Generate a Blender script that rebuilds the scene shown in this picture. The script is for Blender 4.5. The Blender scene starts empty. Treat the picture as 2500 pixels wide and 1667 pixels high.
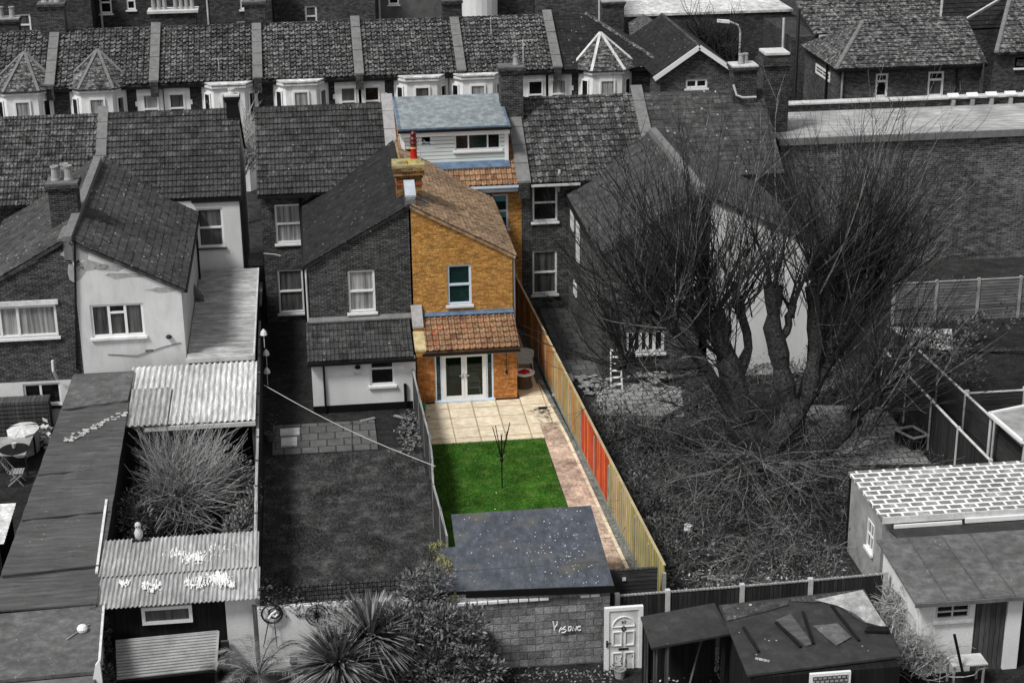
import bpy, bmesh, math, random
from mathutils import Vector as V, Matrix
from mathutils.geometry import tessellate_polygon
random.seed(7)
R = math.radians
scene = bpy.context.scene
col = scene.collection
# ---------------------------------------------------------------- camera
CH, F = 24.6, 4220.0
pt, yw, ro = R(20.5), R(-6.7), R(-.67)
fw = V((-math.sin(yw)*math.cos(pt), math.cos(yw)*math.cos(pt), -math.sin(pt)))
rt = V((math.cos(yw), math.sin(yw), 0)); up = rt.cross(fw)
rt, up = (math.cos(ro)*rt + math.sin(ro)*up), (-math.sin(ro)*rt + math.cos(ro)*up)
cd = bpy.data.cameras.new('camera'); cam = bpy.data.objects.new('camera', cd); col.objects.link(cam)
m = Matrix((rt, up, -fw)).transposed().to_4x4(); m.translation = (0, 0, CH); cam.matrix_world = m
cd.sensor_width = 36; cd.lens = F/2500*36; cd.clip_start = 1; cd.clip_end = 900
scene.camera = cam
# ---------------------------------------------------------------- light
SUN_EL, SUN_AZ = R(54), R(236)          # azimuth clockwise from +Y; soft light from behind left of the viewer
w = bpy.data.worlds.new('World'); scene.world = w; w.use_nodes = True
nt = w.node_tree; sky = nt.nodes.new('ShaderNodeTexSky'); sky.sky_type = 'NISHITA'; sky.sun_disc = False
sky.sun_elevation = SUN_EL; sky.sun_rotation = SUN_AZ
hs = nt.nodes.new('ShaderNodeHueSaturation'); hs.inputs['Saturation'].default_value = .03
nt.links.new(sky.outputs[0], hs.inputs['Color']); nt.links.new(hs.outputs[0], nt.nodes['Background'].inputs[0])
nt.nodes['Background'].inputs[1].default_value = .082
ld = bpy.data.lights.new('sun', 'SUN'); ld.energy = 2.3; ld.angle = R(13); ld.color = (1, .99, .975)
sun = bpy.data.objects.new('sun', ld); col.objects.link(sun)
sd = V((math.sin(SUN_AZ)*math.cos(SUN_EL), math.cos(SUN_AZ)*math.cos(SUN_EL), math.sin(SUN_EL)))
sun.rotation_euler = sd.to_track_quat('Z', 'Y').to_euler(); sun.location = (-40, -30, 60)
scene.view_settings.view_transform = 'Standard'; scene.view_settings.look = 'None'
scene.view_settings.exposure = 0.58; scene.view_settings.gamma = 1.0
# ---------------------------------------------------------------- survey: photo pixel -> point on a real plane
def ray(x, y): return fw + rt*((x-1250)/F) - up*((y-833.5)/F)
def ZP(x, y, z=0): d = ray(x, y); return V((0, 0, CH)) + d*((z-CH)/d.z)
def YP(x, y, Y): d = ray(x, y); return V((0, 0, CH)) + d*(Y/d.y)
def XP(x, y, X): d = ray(x, y); return V((0, 0, CH)) + d*(X/d.x)
def WR(Y, x0, y0, x1, y1):
    a, b, c, d = YP(x0, y0, Y), YP(x1, y0, Y), YP(x0, y1, Y), YP(x1, y1, Y)
    return ((a.x+c.x)/2, (c.z+d.z)/2, (b.x+d.x)/2, (a.z+b.z)/2)      # x0,z0,x1,z1
# ---------------------------------------------------------------- materials
class NT:
    def __init__(s, name):
        s.m = bpy.data.materials.new(name); s.m.use_nodes = True; s.t = s.m.node_tree; s.b = s.t.nodes['Principled BSDF']
        s.uv = s.t.nodes.new('ShaderNodeUVMap').outputs[0]
    def n(s, typ, ins=None, **kw):
        n = s.t.nodes.new(typ)
        for k, v in kw.items(): setattr(n, k, v)
        for k, v in (ins or {}).items(): s.set(n.inputs[k], v)
        return n
    def set(s, sock, v):
        if isinstance(v, bpy.types.NodeSocket): s.t.links.new(v, sock)
        elif isinstance(v, tuple) and len(v) == 3 and sock.type == 'RGBA': sock.default_value = (*v, 1)
        else: sock.default_value = v
    def math(s, op, a, b=0., c=0.): return s.n('ShaderNodeMath', {0: a, 1: b, 2: c}, operation=op).outputs[0]
    def noise(s, vec, scale, detail=3., rough=.6): return s.n('ShaderNodeTexNoise', {'Vector': vec, 'Scale': scale, 'Detail': detail, 'Roughness': rough}).outputs[0]
    def pos(s): return s.n('ShaderNodeNewGeometry').outputs['Position']
    def ramp(s, v, stops, interp='LINEAR'):
        r = s.n('ShaderNodeValToRGB', {0: v}); e = r.color_ramp; e.interpolation = interp
        while len(e.elements) < len(stops): e.elements.new(.5)
        for q, (p, c) in zip(e.elements, stops): q.position = p; q.color = (*(c if isinstance(c, tuple) else (c, c, c)), 1)
        return r.outputs[0]
    def mix(s, f, a, b, mode='MIX'):
        n = s.n('ShaderNodeMix', data_type='RGBA', blend_type=mode); s.set(n.inputs[0], f); s.set(n.inputs[6], a); s.set(n.inputs[7], b); return n.outputs[2]
    def cell(s, w_, h_, off=0.):
        sep = s.n('ShaderNodeSeparateXYZ', {0: s.uv}); row = s.math('FLOOR', s.math('DIVIDE', sep.outputs[1], h_))
        u = s.math('DIVIDE', sep.outputs[0], w_)
        if off: u = s.math('ADD', u, s.math('MULTIPLY', row, off))
        c = s.n('ShaderNodeCombineXYZ', {0: s.math('FLOOR', u), 1: row})
        return s.n('ShaderNodeTexWhiteNoise', {'Vector': c.outputs[0]}).outputs[0]
    def fin(s, colr, rough=.9, bump=None, bd=.02, bs=1., spec=.25, metal=0., var=.35, vs=.6):
        if var:
            v = s.ramp(s.noise(s.pos(), vs, 4.), [(.25, 1-var), (.75, 1+var)])
            colr = s.mix(1., colr, v, 'MULTIPLY')
        s.set(s.b.inputs['Base Color'], colr); s.b.inputs['Roughness'].default_value = rough
        s.b.inputs['Specular IOR Level'].default_value = spec; s.b.inputs['Metallic'].default_value = metal
        if bump is not None:
            b = s.n('ShaderNodeBump', {'Height': bump, 'Distance': bd, 'Strength': bs}); s.set(s.b.inputs['Normal'], b.outputs[0])
        return s.m
def g(v): v = min(.8, 1.5*v**1.2); return (v, v, v)
def m_plain(name, c, rough=.7, var=.15, vs=1.5, bump=.004, bscale=40., spec=.3, metal=0.):
    s = NT(name); n = s.noise(s.pos(), bscale, 3.)
    c2 = s.mix(s.ramp(n, [(.35, 0.), (.65, 1.)]), tuple(x*.82 for x in c), tuple(min(1, x*1.12) for x in c))
    return s.fin(c2, rough, n, bump, 1., spec, metal, var, vs)
def m_brick(name, a, b, mortar, bw=.225, bh=.075, mo=.011, odd=None, var=.4, cv=(.58, 1.45)):
    s = NT(name); br = s.n('ShaderNodeTexBrick', {'Vector': s.uv, 'Scale': 1., 'Brick Width': bw, 'Row Height': bh, 'Mortar Size': mo, 'Mortar Smooth': .2, 'Color1': a, 'Color2': b, 'Mortar': mortar})
    cl = s.cell(bw, bh, .5)
    c = s.mix(1., br.outputs[0], s.ramp(cl, [(0., cv[0]), (.5, 1.), (1., cv[1])]), 'MULTIPLY')
    if odd: c = s.mix(s.ramp(s.noise(s.pos(), 1.3, 5.), [(.5, 0.), (.66, .8)]), c, s.mix(1., c, odd, 'MULTIPLY'))
    c = s.mix(1., c, s.ramp(s.noise(s.pos(), 9., 3.), [(.3, .7), (.7, 1.3)]), 'MULTIPLY')
    h = s.math('ADD', s.math('MULTIPLY', br.outputs[1], -1.), s.math('MULTIPLY', s.noise(s.pos(), 22., 3.), .8))
    return s.fin(c, .92, h, .05, 1., .2, 0., var, .5)
def m_tile(name, a, b, c3, tw=.3, th=.33, lich=.5, lc=(.35, .35, .33), lthr=.66, var=.35, spots=.035):
    s = NT(name); cl = s.cell(tw, th)
    c = s.ramp(cl, [(0., a), (.45, b), (.85, b), (1., c3)])
    n = s.noise(s.pos(), 7., 5., .7)
    c = s.mix(1., c, s.ramp(n, [(.3, .55), (.7, 1.5)]), 'MULTIPLY')
    if lich: c = s.mix(s.ramp(s.noise(s.pos(), 5., 6., .75), [(lthr-.05, 0.), (lthr+.06, lich)]), c, lc)
    if spots:
        vo = s.n('ShaderNodeTexVoronoi', {'Vector': s.pos(), 'Scale': 3.1, 'Randomness': 1.}); pm_ = s.ramp(s.noise(s.pos(), .8, 4.), [(.44, 0.), (.58, 1.)])
        c = s.mix(s.math('MULTIPLY', pm_, s.ramp(vo.outputs[0], [(spots*2.1, 1.), (spots*3.6, 0.)])), c, tuple(min(.75, x*1.9+.1) for x in lc))
    return s.fin(c, .88, n, .02, 1., .3, 0., var, .45)
def m_render(name, c, grime=.5, gs=.7, rough=.85):
    s = NT(name); st = s.n('ShaderNodeMapping', {'Vector': s.pos(), 'Scale': (1., 1., .35)})
    n = s.noise(st.outputs[0], gs*2, 6., .65); n2 = s.noise(s.pos(), 30., 2.)
    cc = s.mix(s.ramp(n, [(.42, 0.), (.72, grime)]), c, tuple(x*.45 for x in c))
    cc = s.mix(1., cc, s.ramp(n2, [(.3, .9), (.7, 1.08)]), 'MULTIPLY')
    return s.fin(cc, rough, n2, .006, 1., .3, 0., .1, .4)
def m_felt(name, c, spot=(.5, .5, .5), thr=.7, sheen=.45, moss=None, seam=None, pspot=True, var=.45, an=None):
    s = NT(name); n = s.noise(s.n('ShaderNodeMapping', {'Vector': s.pos(), 'Scale': an}).outputs[0] if an else s.pos(), 3., 7., .72); n2 = s.noise(s.pos(), 60., 2.)
    cc = s.mix(1., c, s.ramp(n, [(.28, .5), (.5, 1.), (.72, 1.9)]), 'MULTIPLY')
    cc = s.mix(1., cc, s.ramp(n2, [(.3, .7), (.7, 1.35)]), 'MULTIPLY')
    if moss: cc = s.mix(s.ramp(s.noise(s.pos(), .9, 5.), [(.52, 0.), (.68, .8)]), cc, moss)
    if pspot:
        vo = s.n('ShaderNodeTexVoronoi', {'Vector': s.pos(), 'Scale': 4.3}); msk = s.ramp(s.noise(s.pos(), .9, 4.), [(.5, 0.), (.58, 1.)])
        cc = s.mix(s.math('MULTIPLY', s.ramp(vo.outputs[0], [(.05, 1.), (.1, 0.)]), msk), cc, spot)
    return s.fin(cc, 1-sheen, s.math('ADD', n, s.math('MULTIPLY', n2, .4)), .03, 1., .5, 0., var, .5)
def m_plank(name, cols, w_=.12, gap=.012, horiz=False, rough=.85, streak=.5, var=.3):
    s = NT(name); sep = s.n('ShaderNodeSeparateXYZ', {0: s.uv}); a = sep.outputs[1 if horiz else 0]; b = sep.outputs[0 if horiz else 1]
    q = s.math('DIVIDE', a, w_); fl = s.math('FLOOR', q); fr = s.math('FRACT', q)
    rn = s.n('ShaderNodeTexWhiteNoise', {'Vector': s.n('ShaderNodeCombineXYZ', {0: fl}).outputs[0]}).outputs[0]
    c = s.ramp(rn, [(i/max(1, len(cols)-1), x) for i, x in enumerate(cols)])
    gr = s.noise(s.n('ShaderNodeCombineXYZ', {0: s.math('MULTIPLY', a, 30.), 1: s.math('MULTIPLY', b, 1.5), 2: fl}).outputs[0], 1., 5.)
    c = s.mix(1., c, s.ramp(gr, [(.3, 1-streak), (.7, 1+streak)]), 'MULTIPLY')
    edge = s.ramp(fr, [(0., 0.), (gap/w_, 0.), (gap/w_+.02, 1.), (1., 1.)])
    c = s.mix(edge, tuple(x*.25 for x in cols[0]), c)
    return s.fin(c, rough, s.math('ADD', edge, s.math('MULTIPLY', gr, .3)), .015, 1., .25, 0., var, .8)
def m_grass(name, a, b, c3, bs=1.):
    s = NT(name); n = s.noise(s.pos(), 14., 6., .75); n2 = s.noise(s.pos(), 1.1, 4.)
    c = s.ramp(n, [(.3, a), (.5, b), (.72, c3)])
    c = s.mix(1., c, s.ramp(n2, [(.3, .65), (.7, 1.4)]), 'MULTIPLY')
    if abs(a[0]-a[1]) > .001: c = s.mix(s.ramp(s.noise(s.pos(), 2.2, 6., .7), [(.5, 0.), (.68, .55)]), c, (.16, .20, .05))
    else: c = s.mix(s.ramp(s.noise(s.pos(), 1.6, 6., .7), [(.48, 0.), (.68, .8)]), c, g(.15))
    return s.fin(c, .95, n, .08, bs, .15, 0., .2, .4)
def m_ground(name, a, b, sp=(.3, .3, .3), thr=.66, scale=9.):
    s = NT(name); n = s.noise(s.pos(), scale, 7., .75); n2 = s.noise(s.pos(), 2., 4.)
    c = s.ramp(n, [(.3, a), (.6, b), (.78, sp)])
    c = s.mix(1., c, s.ramp(n2, [(.3, .55), (.7, 1.5)]), 'MULTIPLY')
    return s.fin(c, .95, n, .08, 1., .15, 0., .35, .3)
def m_slab(name, a, b, mortar, w_=.9, h_=.9, off=0., mo=.025, stain=(.5, .4, .3)):
    s = NT(name); br = s.n('ShaderNodeTexBrick', {'Vector': s.uv, 'Scale': 1., 'Brick Width': w_, 'Row Height': h_, 'Mortar Size': mo, 'Mortar Smooth': .3, 'Color1': a, 'Color2': b, 'Mortar': mortar}, offset=off)
    n = s.noise(s.pos(), 4., 7., .75)
    c = s.mix(1., br.outputs[0], s.ramp(n, [(.3, .72), (.7, 1.2)]), 'MULTIPLY')
    c = s.mix(s.ramp(s.noise(s.pos(), 1.2, 6., .7), [(.52, 0.), (.75, .75)]), c, stain)
    h = s.math('ADD', s.math('MULTIPLY', br.outputs[1], -1.), s.math('MULTIPLY', n, .5))
    return s.fin(c, .85, h, .02, 1., .3, 0., .15, .5)
def m_glass(name, c=(.008, .008, .009), rough=.07):
    s = NT(name); n = s.noise(s.pos(), 2.5, 3.)
    cc = s.mix(s.ramp(n, [(.5, 0.), (.75, 1.)]), c, tuple(x*3.+.004 for x in c))
    m_ = s.fin(cc, rough, None, 0, 0, .5, 0., 0); return m_
def m_curtain(name, a, b, sc=9.):
    s = NT(name); sep = s.n('ShaderNodeSeparateXYZ', {0: s.uv})
    wv = s.noise(s.n('ShaderNodeCombineXYZ', {0: s.math('MULTIPLY', sep.outputs[0], sc), 1: s.math('MULTIPLY', sep.outputs[1], .35)}).outputs[0], 1., 3.)
    c = s.ramp(wv, [(.35, a), (.65, b)])
    m_ = s.fin(c, .25, None, 0, 0, .5, 0., .2, .9); return m_
def m_leaf(name, a, b, var=.5):
    s = NT(name); rnd = s.n('ShaderNodeNewGeometry').outputs['Random Per Island']
    c = s.ramp(rnd, [(0., a), (1., b)]); m_ = s.fin(c, .6, None, 0, 0, .35, 0., var, 1.5); return m_
def m_bark(name, a, b):
    s = NT(name); n = s.noise(s.pos(), 12., 5.); c = s.ramp(n, [(.35, a), (.65, b)])
    return s.fin(c, .95, n, .03, 1., .15, 0., .4, .8)
def m_clear():
    s = NT('clear glass'); t = s.t; tr = s.n('ShaderNodeBsdfTransparent', {0: (.5, .56, .55)}); gl = s.n('ShaderNodeBsdfGlossy', {'Roughness': .05, 'Color': (.8, .9, .9)}); mx = s.n('ShaderNodeMixShader', {0: .03})
    t.links.new(tr.outputs[0], mx.inputs[1]); t.links.new(gl.outputs[0], mx.inputs[2]); t.links.new(mx.outputs[0], t.nodes['Material Output'].inputs[0]); return s.m
M = dict(
 brick_dark=m_brick('dark stock brick', g(.07), g(.03), g(.14), var=.35),
 brick_mid=m_brick('weathered grey brick', g(.085), g(.035), g(.15)),
 brick_far=m_brick('far dark brick', g(.06), g(.025), g(.11)),
 brick_yel=m_brick('yellow stock brick', (.64, .315, .075), (.45, .19, .042), (.40, .25, .10), odd=(1.06, 1.12, 1.12), var=.1, cv=(.74, 1.22)),
 brick_org=m_brick('orange brick', (.62, .22, .05), (.36, .115, .028), (.44, .26, .11), odd=(1.05, 1.1, 1.08), var=.1, cv=(.72, 1.25)),
 brick_big=m_brick('rough mottled brick', g(.13), g(.05), g(.19), .32, .1, .014), block=m_brick('grey concrete block', g(.22), g(.17), g(.12), .45, .225, .012, var=.3),
 tile_dark=m_tile('dark concrete roof tile', g(.03), g(.052), g(.085), .33, .33, .6, g(.18), .6, spots=.028),
 tile_mid=m_tile('grey clay roof tile', g(.025), g(.06), g(.13), .25, .32, .75, g(.24), .57, spots=.025),
 tile_far=m_tile('grey far roof tile', g(.018), g(.05), g(.12), .3, .33, .8, g(.26), .55, spots=.025),
 slate=m_tile('weathered slate', g(.035), g(.06), g(.085), .3, .22, .4, g(.2), .62, spots=.04),
 slate_dark=m_tile('black slate', g(.012), g(.022), g(.035), .3, .22, .35, g(.16), .68, spots=.035),
 tile_brown=m_tile('brown plain tile', (.13, .085, .055), (.29, .19, .115), (.22, .11, .08), .2, .19, .5, (.45, .36, .22), .56, spots=0),
 tile_red=m_tile('orange brown roman tile', (.13, .06, .035), (.25, .135, .072), (.36, .08, .035), .22, .3, .6, (.38, .29, .18), .54, spots=0),
 render=m_render('white render', g(.53), .25), render_old=m_render('old cream render', g(.50), .4, .9),
 render_worn=m_render('worn grey render', g(.33), .8, 3.), stone=m_render('painted stone', g(.60), .45, 1.2), coping=m_render('mortar coping', g(.17), .7, 2.), coping_lt=m_render('pale coping', (.34, .33, .33), .6, 2.),
 upvc=m_plain('white plastic', g(.72), .35, .06, 1., .0005), upvc_b=m_plain('cool white plastic', (.62, .72, .84), .35, .06, 1., .0005),
 paint_old=m_plain('old white paint', g(.5), .6, .3, 3.),
 clad=m_plank('pale weatherboard', [(.64, .71, .71), (.69, .76, .76)], .16, .02, True, .5, .06, .08),
 clad_trim=m_plain('white dormer trim', (.80, .81, .83), .45, .1),
 roof_blue=m_felt('blue grey membrane', (.20, .23, .245), (.5, .53, .55), .7, .6, pspot=False, var=.15),
 lead=m_plain('lead flashing', (.10, .15, .22), .55, .4, 3., .01, 18.), lead_gr=m_plain('grey lead', g(.16), .6, .4, 3., .01, 18.),
 black=m_plain('black plastic', g(.008), .5, .2), gutter=m_plain('dark gutter', g(.012), .5, .2),
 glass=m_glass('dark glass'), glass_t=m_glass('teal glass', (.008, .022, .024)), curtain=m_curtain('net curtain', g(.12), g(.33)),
 curtain_dk=m_curtain('dim net curtain', g(.035), g(.12), 5.), blind=m_plain('teal blind', (.10, .26, .27), .5, .1), blind_gr=m_plain('grey blind', g(.3), .5, .1),
 felt=m_felt('mineral felt', g(.075), thr=.72, sheen=.25, var=.3, an=(.25, 2.6, 1.)), ribm=m_felt('streaked corrugated steel', g(.28), g(.7), .6, .35, pspot=False, var=.3, an=(5., .45, 1.)), ribl=m_felt('streaked pale corrugated sheet', g(.40), g(.75), .6, .2, pspot=False, var=.3, an=(5., .4, 1.)), felt_dk=m_felt('tar felt', g(.032), sheen=.3), felt_md=m_felt('worn roofing felt', g(.10), sheen=.25, var=.3),
 felt_blue=m_felt('wet blue grey felt', (.062, .072, .090), (.6, .62, .62), .7, .4, moss=(.115, .11, .09), var=.2, an=(1.6, .7, 1.)),
 metal=m_felt('weathered corrugated steel', g(.30), g(.7), .6, .45, var=.35), metal_lt=m_felt('pale fibre cement sheet', g(.42), g(.75), .6, .2, var=.3),
 poly=m_plain('aged polycarbonate', g(.30), .35, .45, 1.3, .01, 6.),
 paint_w=m_plain('white splashed paint', g(.8), .6, .1),
 grass_g=m_grass('green lawn', (.014, .055, .004), (.038, .135, .012), (.12, .22, .04)),
 grass_d=m_grass('grey lawn', g(.018), g(.055), g(.14)),
 soil=m_ground('rough dark ground', g(.010), g(.04), g(.22)), soil2=m_ground('litter strewn ground', g(.012), g(.06), g(.4), scale=12.),
 asphalt=m_ground('asphalt', g(.03), g(.05), g(.08)),
 slab=m_slab('cream paving', (.72, .63, .47), (.66, .57, .42), (.40, .31, .20), stain=(.52, .40, .28)),
 slab_g=m_slab('grey paving', g(.12), g(.09), g(.04), .6, .6, .5, stain=g(.05)), slab_l=m_slab('pale crazy paving', g(.28), g(.22), g(.07), .5, .4, .5, stain=g(.09)),
 gravel=m_ground('blue grey gravel', (.05, .055, .05), (.26, .26, .24), (.6, .6, .56), scale=10.), gravel_r=m_ground('speckled aggregate', (.22, .13, .09), (.62, .49, .39), (.78, .69, .59), scale=11.),
 redbark=m_ground('red leaf litter', (.12, .05, .03), (.35, .17, .10), (.5, .33, .22), scale=16.),
 conc=m_plain('concrete', g(.26), .9, .35, 2., .01), conc_l=m_plain('pale concrete', g(.42), .9, .3, 2., .01), conc_d=m_plain('dark concrete', g(.12), .9, .4, 2., .01),
 conc_b=m_plain('weathered concrete post', (.30, .31, .29), .9, .3, 3., .01), kick=m_plain('green grey gravel board', (.24, .26, .21), .9, .35, 3., .01),
 fence_br=m_plank('brown fence boards', [(.30, .11, .025), (.44, .20, .055), (.36, .14, .035), (.46, .27, .10)], .27, .035), 
 fence_mx=m_plank('faded fence boards', [(.34, .26, .10), (.44, .20, .06), (.29, .29, .15), (.46, .33, .15)], .27, .035),
 fence_rd=m_plank('red fence boards', [(.62, .075, .02), (.42, .05, .015), (.72, .14, .04)], .27, .035, var=.25),
 fence_gn=m_plank('lichen covered boards', [(.34, .33, .07), (.44, .28, .13), (.33, .36, .10), (.48, .33, .20), (.20, .22, .03), (.50, .38, .24)], .27, .035),
 fence_dk=m_plank('dark fence boards', [g(.022), g(.045), g(.03)], .12), fence_md=m_plank('grey larchlap boards', [g(.035), g(.06), g(.045)], .13, .012, True),
 fence_lt=m_plank('pale larchlap boards', [g(.10), g(.16), g(.12)], .13, .015, True), wood_dk=m_plank('black timber', [g(.008), g(.016)], .15), wood_md=m_plank('weathered timber', [g(.05), g(.09), g(.06)], .14), wood_lt=m_plank('pale timber', [g(.22), g(.3)], .1),
 terracotta=m_plain('grey chimney pot', g(.26), .8, .3), pot_red=m_plain('red glazed chimney pot', (.42, .015, .01), .3, .2), pot_dark=m_plain('dark red cowl', (.10, .01, .012), .35, .2), pot_band=m_plain('cream band', (.75, .40, .16), .5, .1),
 moss=m_felt('mossy mortar cap', (.30, .27, .14), (.6, .6, .5), .6, .1, moss=(.44, .32, .05), var=.3), mortar_r=m_plain('red brick band', (.33, .07, .03), .9, .3),
 stack=m_brick('sooty stack brick', (.36, .17, .05), (.10, .05, .025), (.3, .22, .12), var=.5),
 steel=m_plain('galvanised steel', (.42, .45, .50), .4, .2, 2., .002, metal=.0), green_pl=m_plain('green plastic', (.03, .25, .12), .4, .1), red_cl=m_plain('red cloth', (.42, .012, .014), .8, .2), wicker=m_plank('wicker', [(.12, .09, .07), (.22, .17, .13)], .03, .008, True),
 white_mesh=m_plain('white mesh', (.55, .58, .56), .6, .1), bark=m_bark('dark bark', g(.015), g(.07)), twig=m_bark('bare twigs', g(.018), g(.05)), twig_l=m_bark('pale stems', g(.14), g(.36)), twig_m=m_bark('grey stems', g(.05), g(.2)),
 leaf_d=m_leaf('dark evergreen leaves', g(.012), g(.09)), leaf_m=m_leaf('grey leaves', g(.03), g(.22)), leaf_s=m_leaf('spiky leaves', g(.02), g(.17)), leaf_y=m_leaf('yellow green leaves', (.07, .075, .02), (.28, .26, .09)),
 leaf_p=m_leaf('pale spiky leaves', g(.02), g(.24)), leaf_u=m_leaf('scruffy undergrowth leaves', g(.01), g(.13)), shade_wall=m_plain('dark teal room shade', (.02, .035, .035), .9, .2), moss2=m_plain('yellowed stone', (.45, .37, .20), .9, .4, 4., .01, 20.), ribx=m_felt('weathered cross ribbed sheet', g(.27), g(.7), .6, .3, pspot=False, var=.3, an=(.5, 3., 1.)), flat_gr=m_felt('weathered grey flat roof', g(.27), g(.7), .6, .2, pspot=False, var=.35, an=(.3, 1.6, 1.)), straw=m_leaf('dry stems', g(.06), g(.38)), litter=m_leaf('scattered litter and leaves', g(.02), g(.45)), daisy=m_leaf('daisies', (.6, .6, .5), (.85, .85, .7)), tarp=m_plain('crumpled white sheet', g(.48), .6, .3, 2., .02, 6.),
 ww_tile=m_slab('white seamed garage roof', g(.20), g(.14), g(.75), .42, .30, .5, .05, stain=g(.5)),
 clear=m_clear(), wood_tan=m_plain('tan timber', (.42, .34, .20), .85, .3), rope=m_plain('pale rope', g(.35), .8, .1), clay=m_plain('clay pot', g(.1), .8, .3), lattice=m_slab('lattice glass', g(.25), g(.35), g(.06), .12, .1, .5, .02, stain=g(.12)),
)
# ---------------------------------------------------------------- mesh helpers
UP = V((0, 0, 1))
class MB:
    def __init__(s): s.v = []; s.f = []
    def poly(s, pts): i = len(s.v); s.v += [V(p) for p in pts]; s.f.append(tuple(range(i, i+len(pts)))); return s
    def box(s, x0, y0, z0, x1, y1, z1):
        return s.prism([(x0, y0, z0), (x1, y0, z0), (x1, y1, z0), (x0, y1, z0)], (0, 0, z1-z0))
    def prism(s, pts, ext):
        pts = [V(p) for p in pts]; e = V(ext); n = len(pts); i = len(s.v); s.v += pts + [p+e for p in pts]
        s.f += [tuple(range(i, i+n))[::-1], tuple(range(i+n, i+2*n))]
        s.f += [(i+k, i+(k+1) % n, i+n+(k+1) % n, i+n+k) for k in range(n)]; return s
    def bar(s, a, b, w_, h_=None, upv=UP):
        a = V(a); b = V(b); d = (b-a).normalized(); h_ = h_ or w_
        if abs(d.dot(upv)) > .98: upv = V((0, 1, 0))
        r = d.cross(upv).normalized()*w_/2; u = r.cross(d).normalized()*h_/2
        return s.prism([a-r-u, a+r-u, a+r+u, a-r+u], b-a)
    def tube(s, pts, rad, n=6, cap=True):
        pts = [V(p) for p in pts]; rad = rad if isinstance(rad, (list, tuple)) else [rad]*len(pts); i0 = len(s.v)
        for k, p in enumerate(pts):
            d = (pts[min(k+1, len(pts)-1)]-pts[max(k-1, 0)]).normalized(); a = d.cross(V((.3, .9, .2))).normalized(); b = d.cross(a)
            s.v += [p+(a*math.cos(q*2*math.pi/n)+b*math.sin(q*2*math.pi/n))*rad[k] for q in range(n)]
        for k in range(len(pts)-1):
            for q in range(n):
                a = i0+k*n+q; b = i0+k*n+(q+1) % n; s.f.append((a, b, b+n, a+n))
        if cap: s.f += [tuple(range(i0, i0+n))[::-1], tuple(range(len(s.v)-n, len(s.v)))]
        return s
    def lathe(s, c, prof, n=16): c = V(c); return s.tube2(c, prof, n)
    def tube2(s, c, prof, n):
        i0 = len(s.v)
        for r, z in prof: s.v += [c+V((r*math.cos(q*2*math.pi/n), r*math.sin(q*2*math.pi/n), z)) for q in range(n)]
        for k in range(len(prof)-1):
            for q in range(n):
                a = i0+k*n+q; b = i0+k*n+(q+1) % n; s.f.append((a, b, b+n, a+n))
        s.f += [tuple(range(i0, i0+n))[::-1], tuple(range(len(s.v)-n, len(s.v)))]; return s
    def wall(s, O, U, outer, holes=(), N=(0, 1, 0), depth=.11, Vv=UP):
        O, U, N, Vv = V(O), V(U), V(N), V(Vv); W = lambda u, v: O+U*u+Vv*v
        loops = [[V((a, b, 0)) for a, b in outer]] + [[V((h[0], h[1], 0)), V((h[0], h[3], 0)), V((h[2], h[3], 0)), V((h[2], h[1], 0))] for h in holes]
        flat = [p for l in loops for p in l]; i = len(s.v); s.v += [W(p.x, p.y) for p in flat]
        for t in tessellate_polygon(loops): s.f.append(tuple(i+k for k in t))
        for h in holes:
            c = [W(h[0], h[1]), W(h[2], h[1]), W(h[2], h[3]), W(h[0], h[3])]
            for k in range(4): s.poly([c[k], c[(k+1) % 4], c[(k+1) % 4]+N*depth, c[k]+N*depth])
        return s
    def mesh(s, name, frame=None, off=V((0, 0, 0)), smooth=False):
        me = bpy.data.meshes.new(name); me.from_pydata([p-off for p in s.v], [], s.f); me.update()
        ul = me.uv_layers.new(name='UVMap').data
        for p in me.polygons:
            if frame: U_, V_, O_ = frame
            else:
                n = p.normal
                if abs(n.z) > .985: U_, V_ = V((1, 0, 0)), V((0, 1, 0))
                else:
                    U_ = UP.cross(n).normalized()
                    if (U_.x if abs(U_.x) > abs(U_.y) else U_.y) < 0: U_ = -U_
                    V_ = n.cross(U_)
                    if V_.z < 0: V_ = -V_
                O_ = V((0, 0, 0))
            for li in p.loop_indices:
                q = me.vertices[me.loops[li].vertex_index].co+off-O_; ul[li].uv = (q.dot(U_), q.dot(V_))
            p.use_smooth = smooth
        return me
def wloc(o):
    l = V((0, 0, 0))
    while o: l = l+o.location; o = o.parent
    return l
def tag(o, label=None, cat=None, group=None, kind=None):
    for k, v in (('label', label), ('category', cat), ('group', group), ('kind', kind)):
        if v: o[k] = v
    return o
def thing(name, label, cat, loc, group=None):
    o = bpy.data.objects.new(name, None); col.objects.link(o); o.location = loc; o.empty_display_size = .2
    return tag(o, label, cat, group)
def part(mb, name, mat, parent, label=None, frame=None, smooth=False):
    c = V((0, 0, 0))
    for p in mb.v: c += p
    c /= max(1, len(mb.v)); o = bpy.data.objects.new(name, mb.mesh(name, frame, c, smooth)); col.objects.link(o)
    o.data.materials.append(M[mat]); o.parent = parent; o.location = c-(wloc(parent) if parent else V((0, 0, 0)))
    if label: o['label'] = label
    return o
def solo(mb, name, mat, label, cat, group=None, kind=None, smooth=False, frame=None): return tag(part(mb, name, mat, None, None, frame, smooth), label, cat, group, kind)
def struct(mb, name, mat, label): return tag(part(mb, name, mat, None), label, None, None, 'structure')
def copy_tree(o, parent=None):
    c = o.copy(); col.objects.link(c); c.parent = parent
    for ch in [x for x in o.children]: copy_tree(ch, c)
    return c
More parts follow.
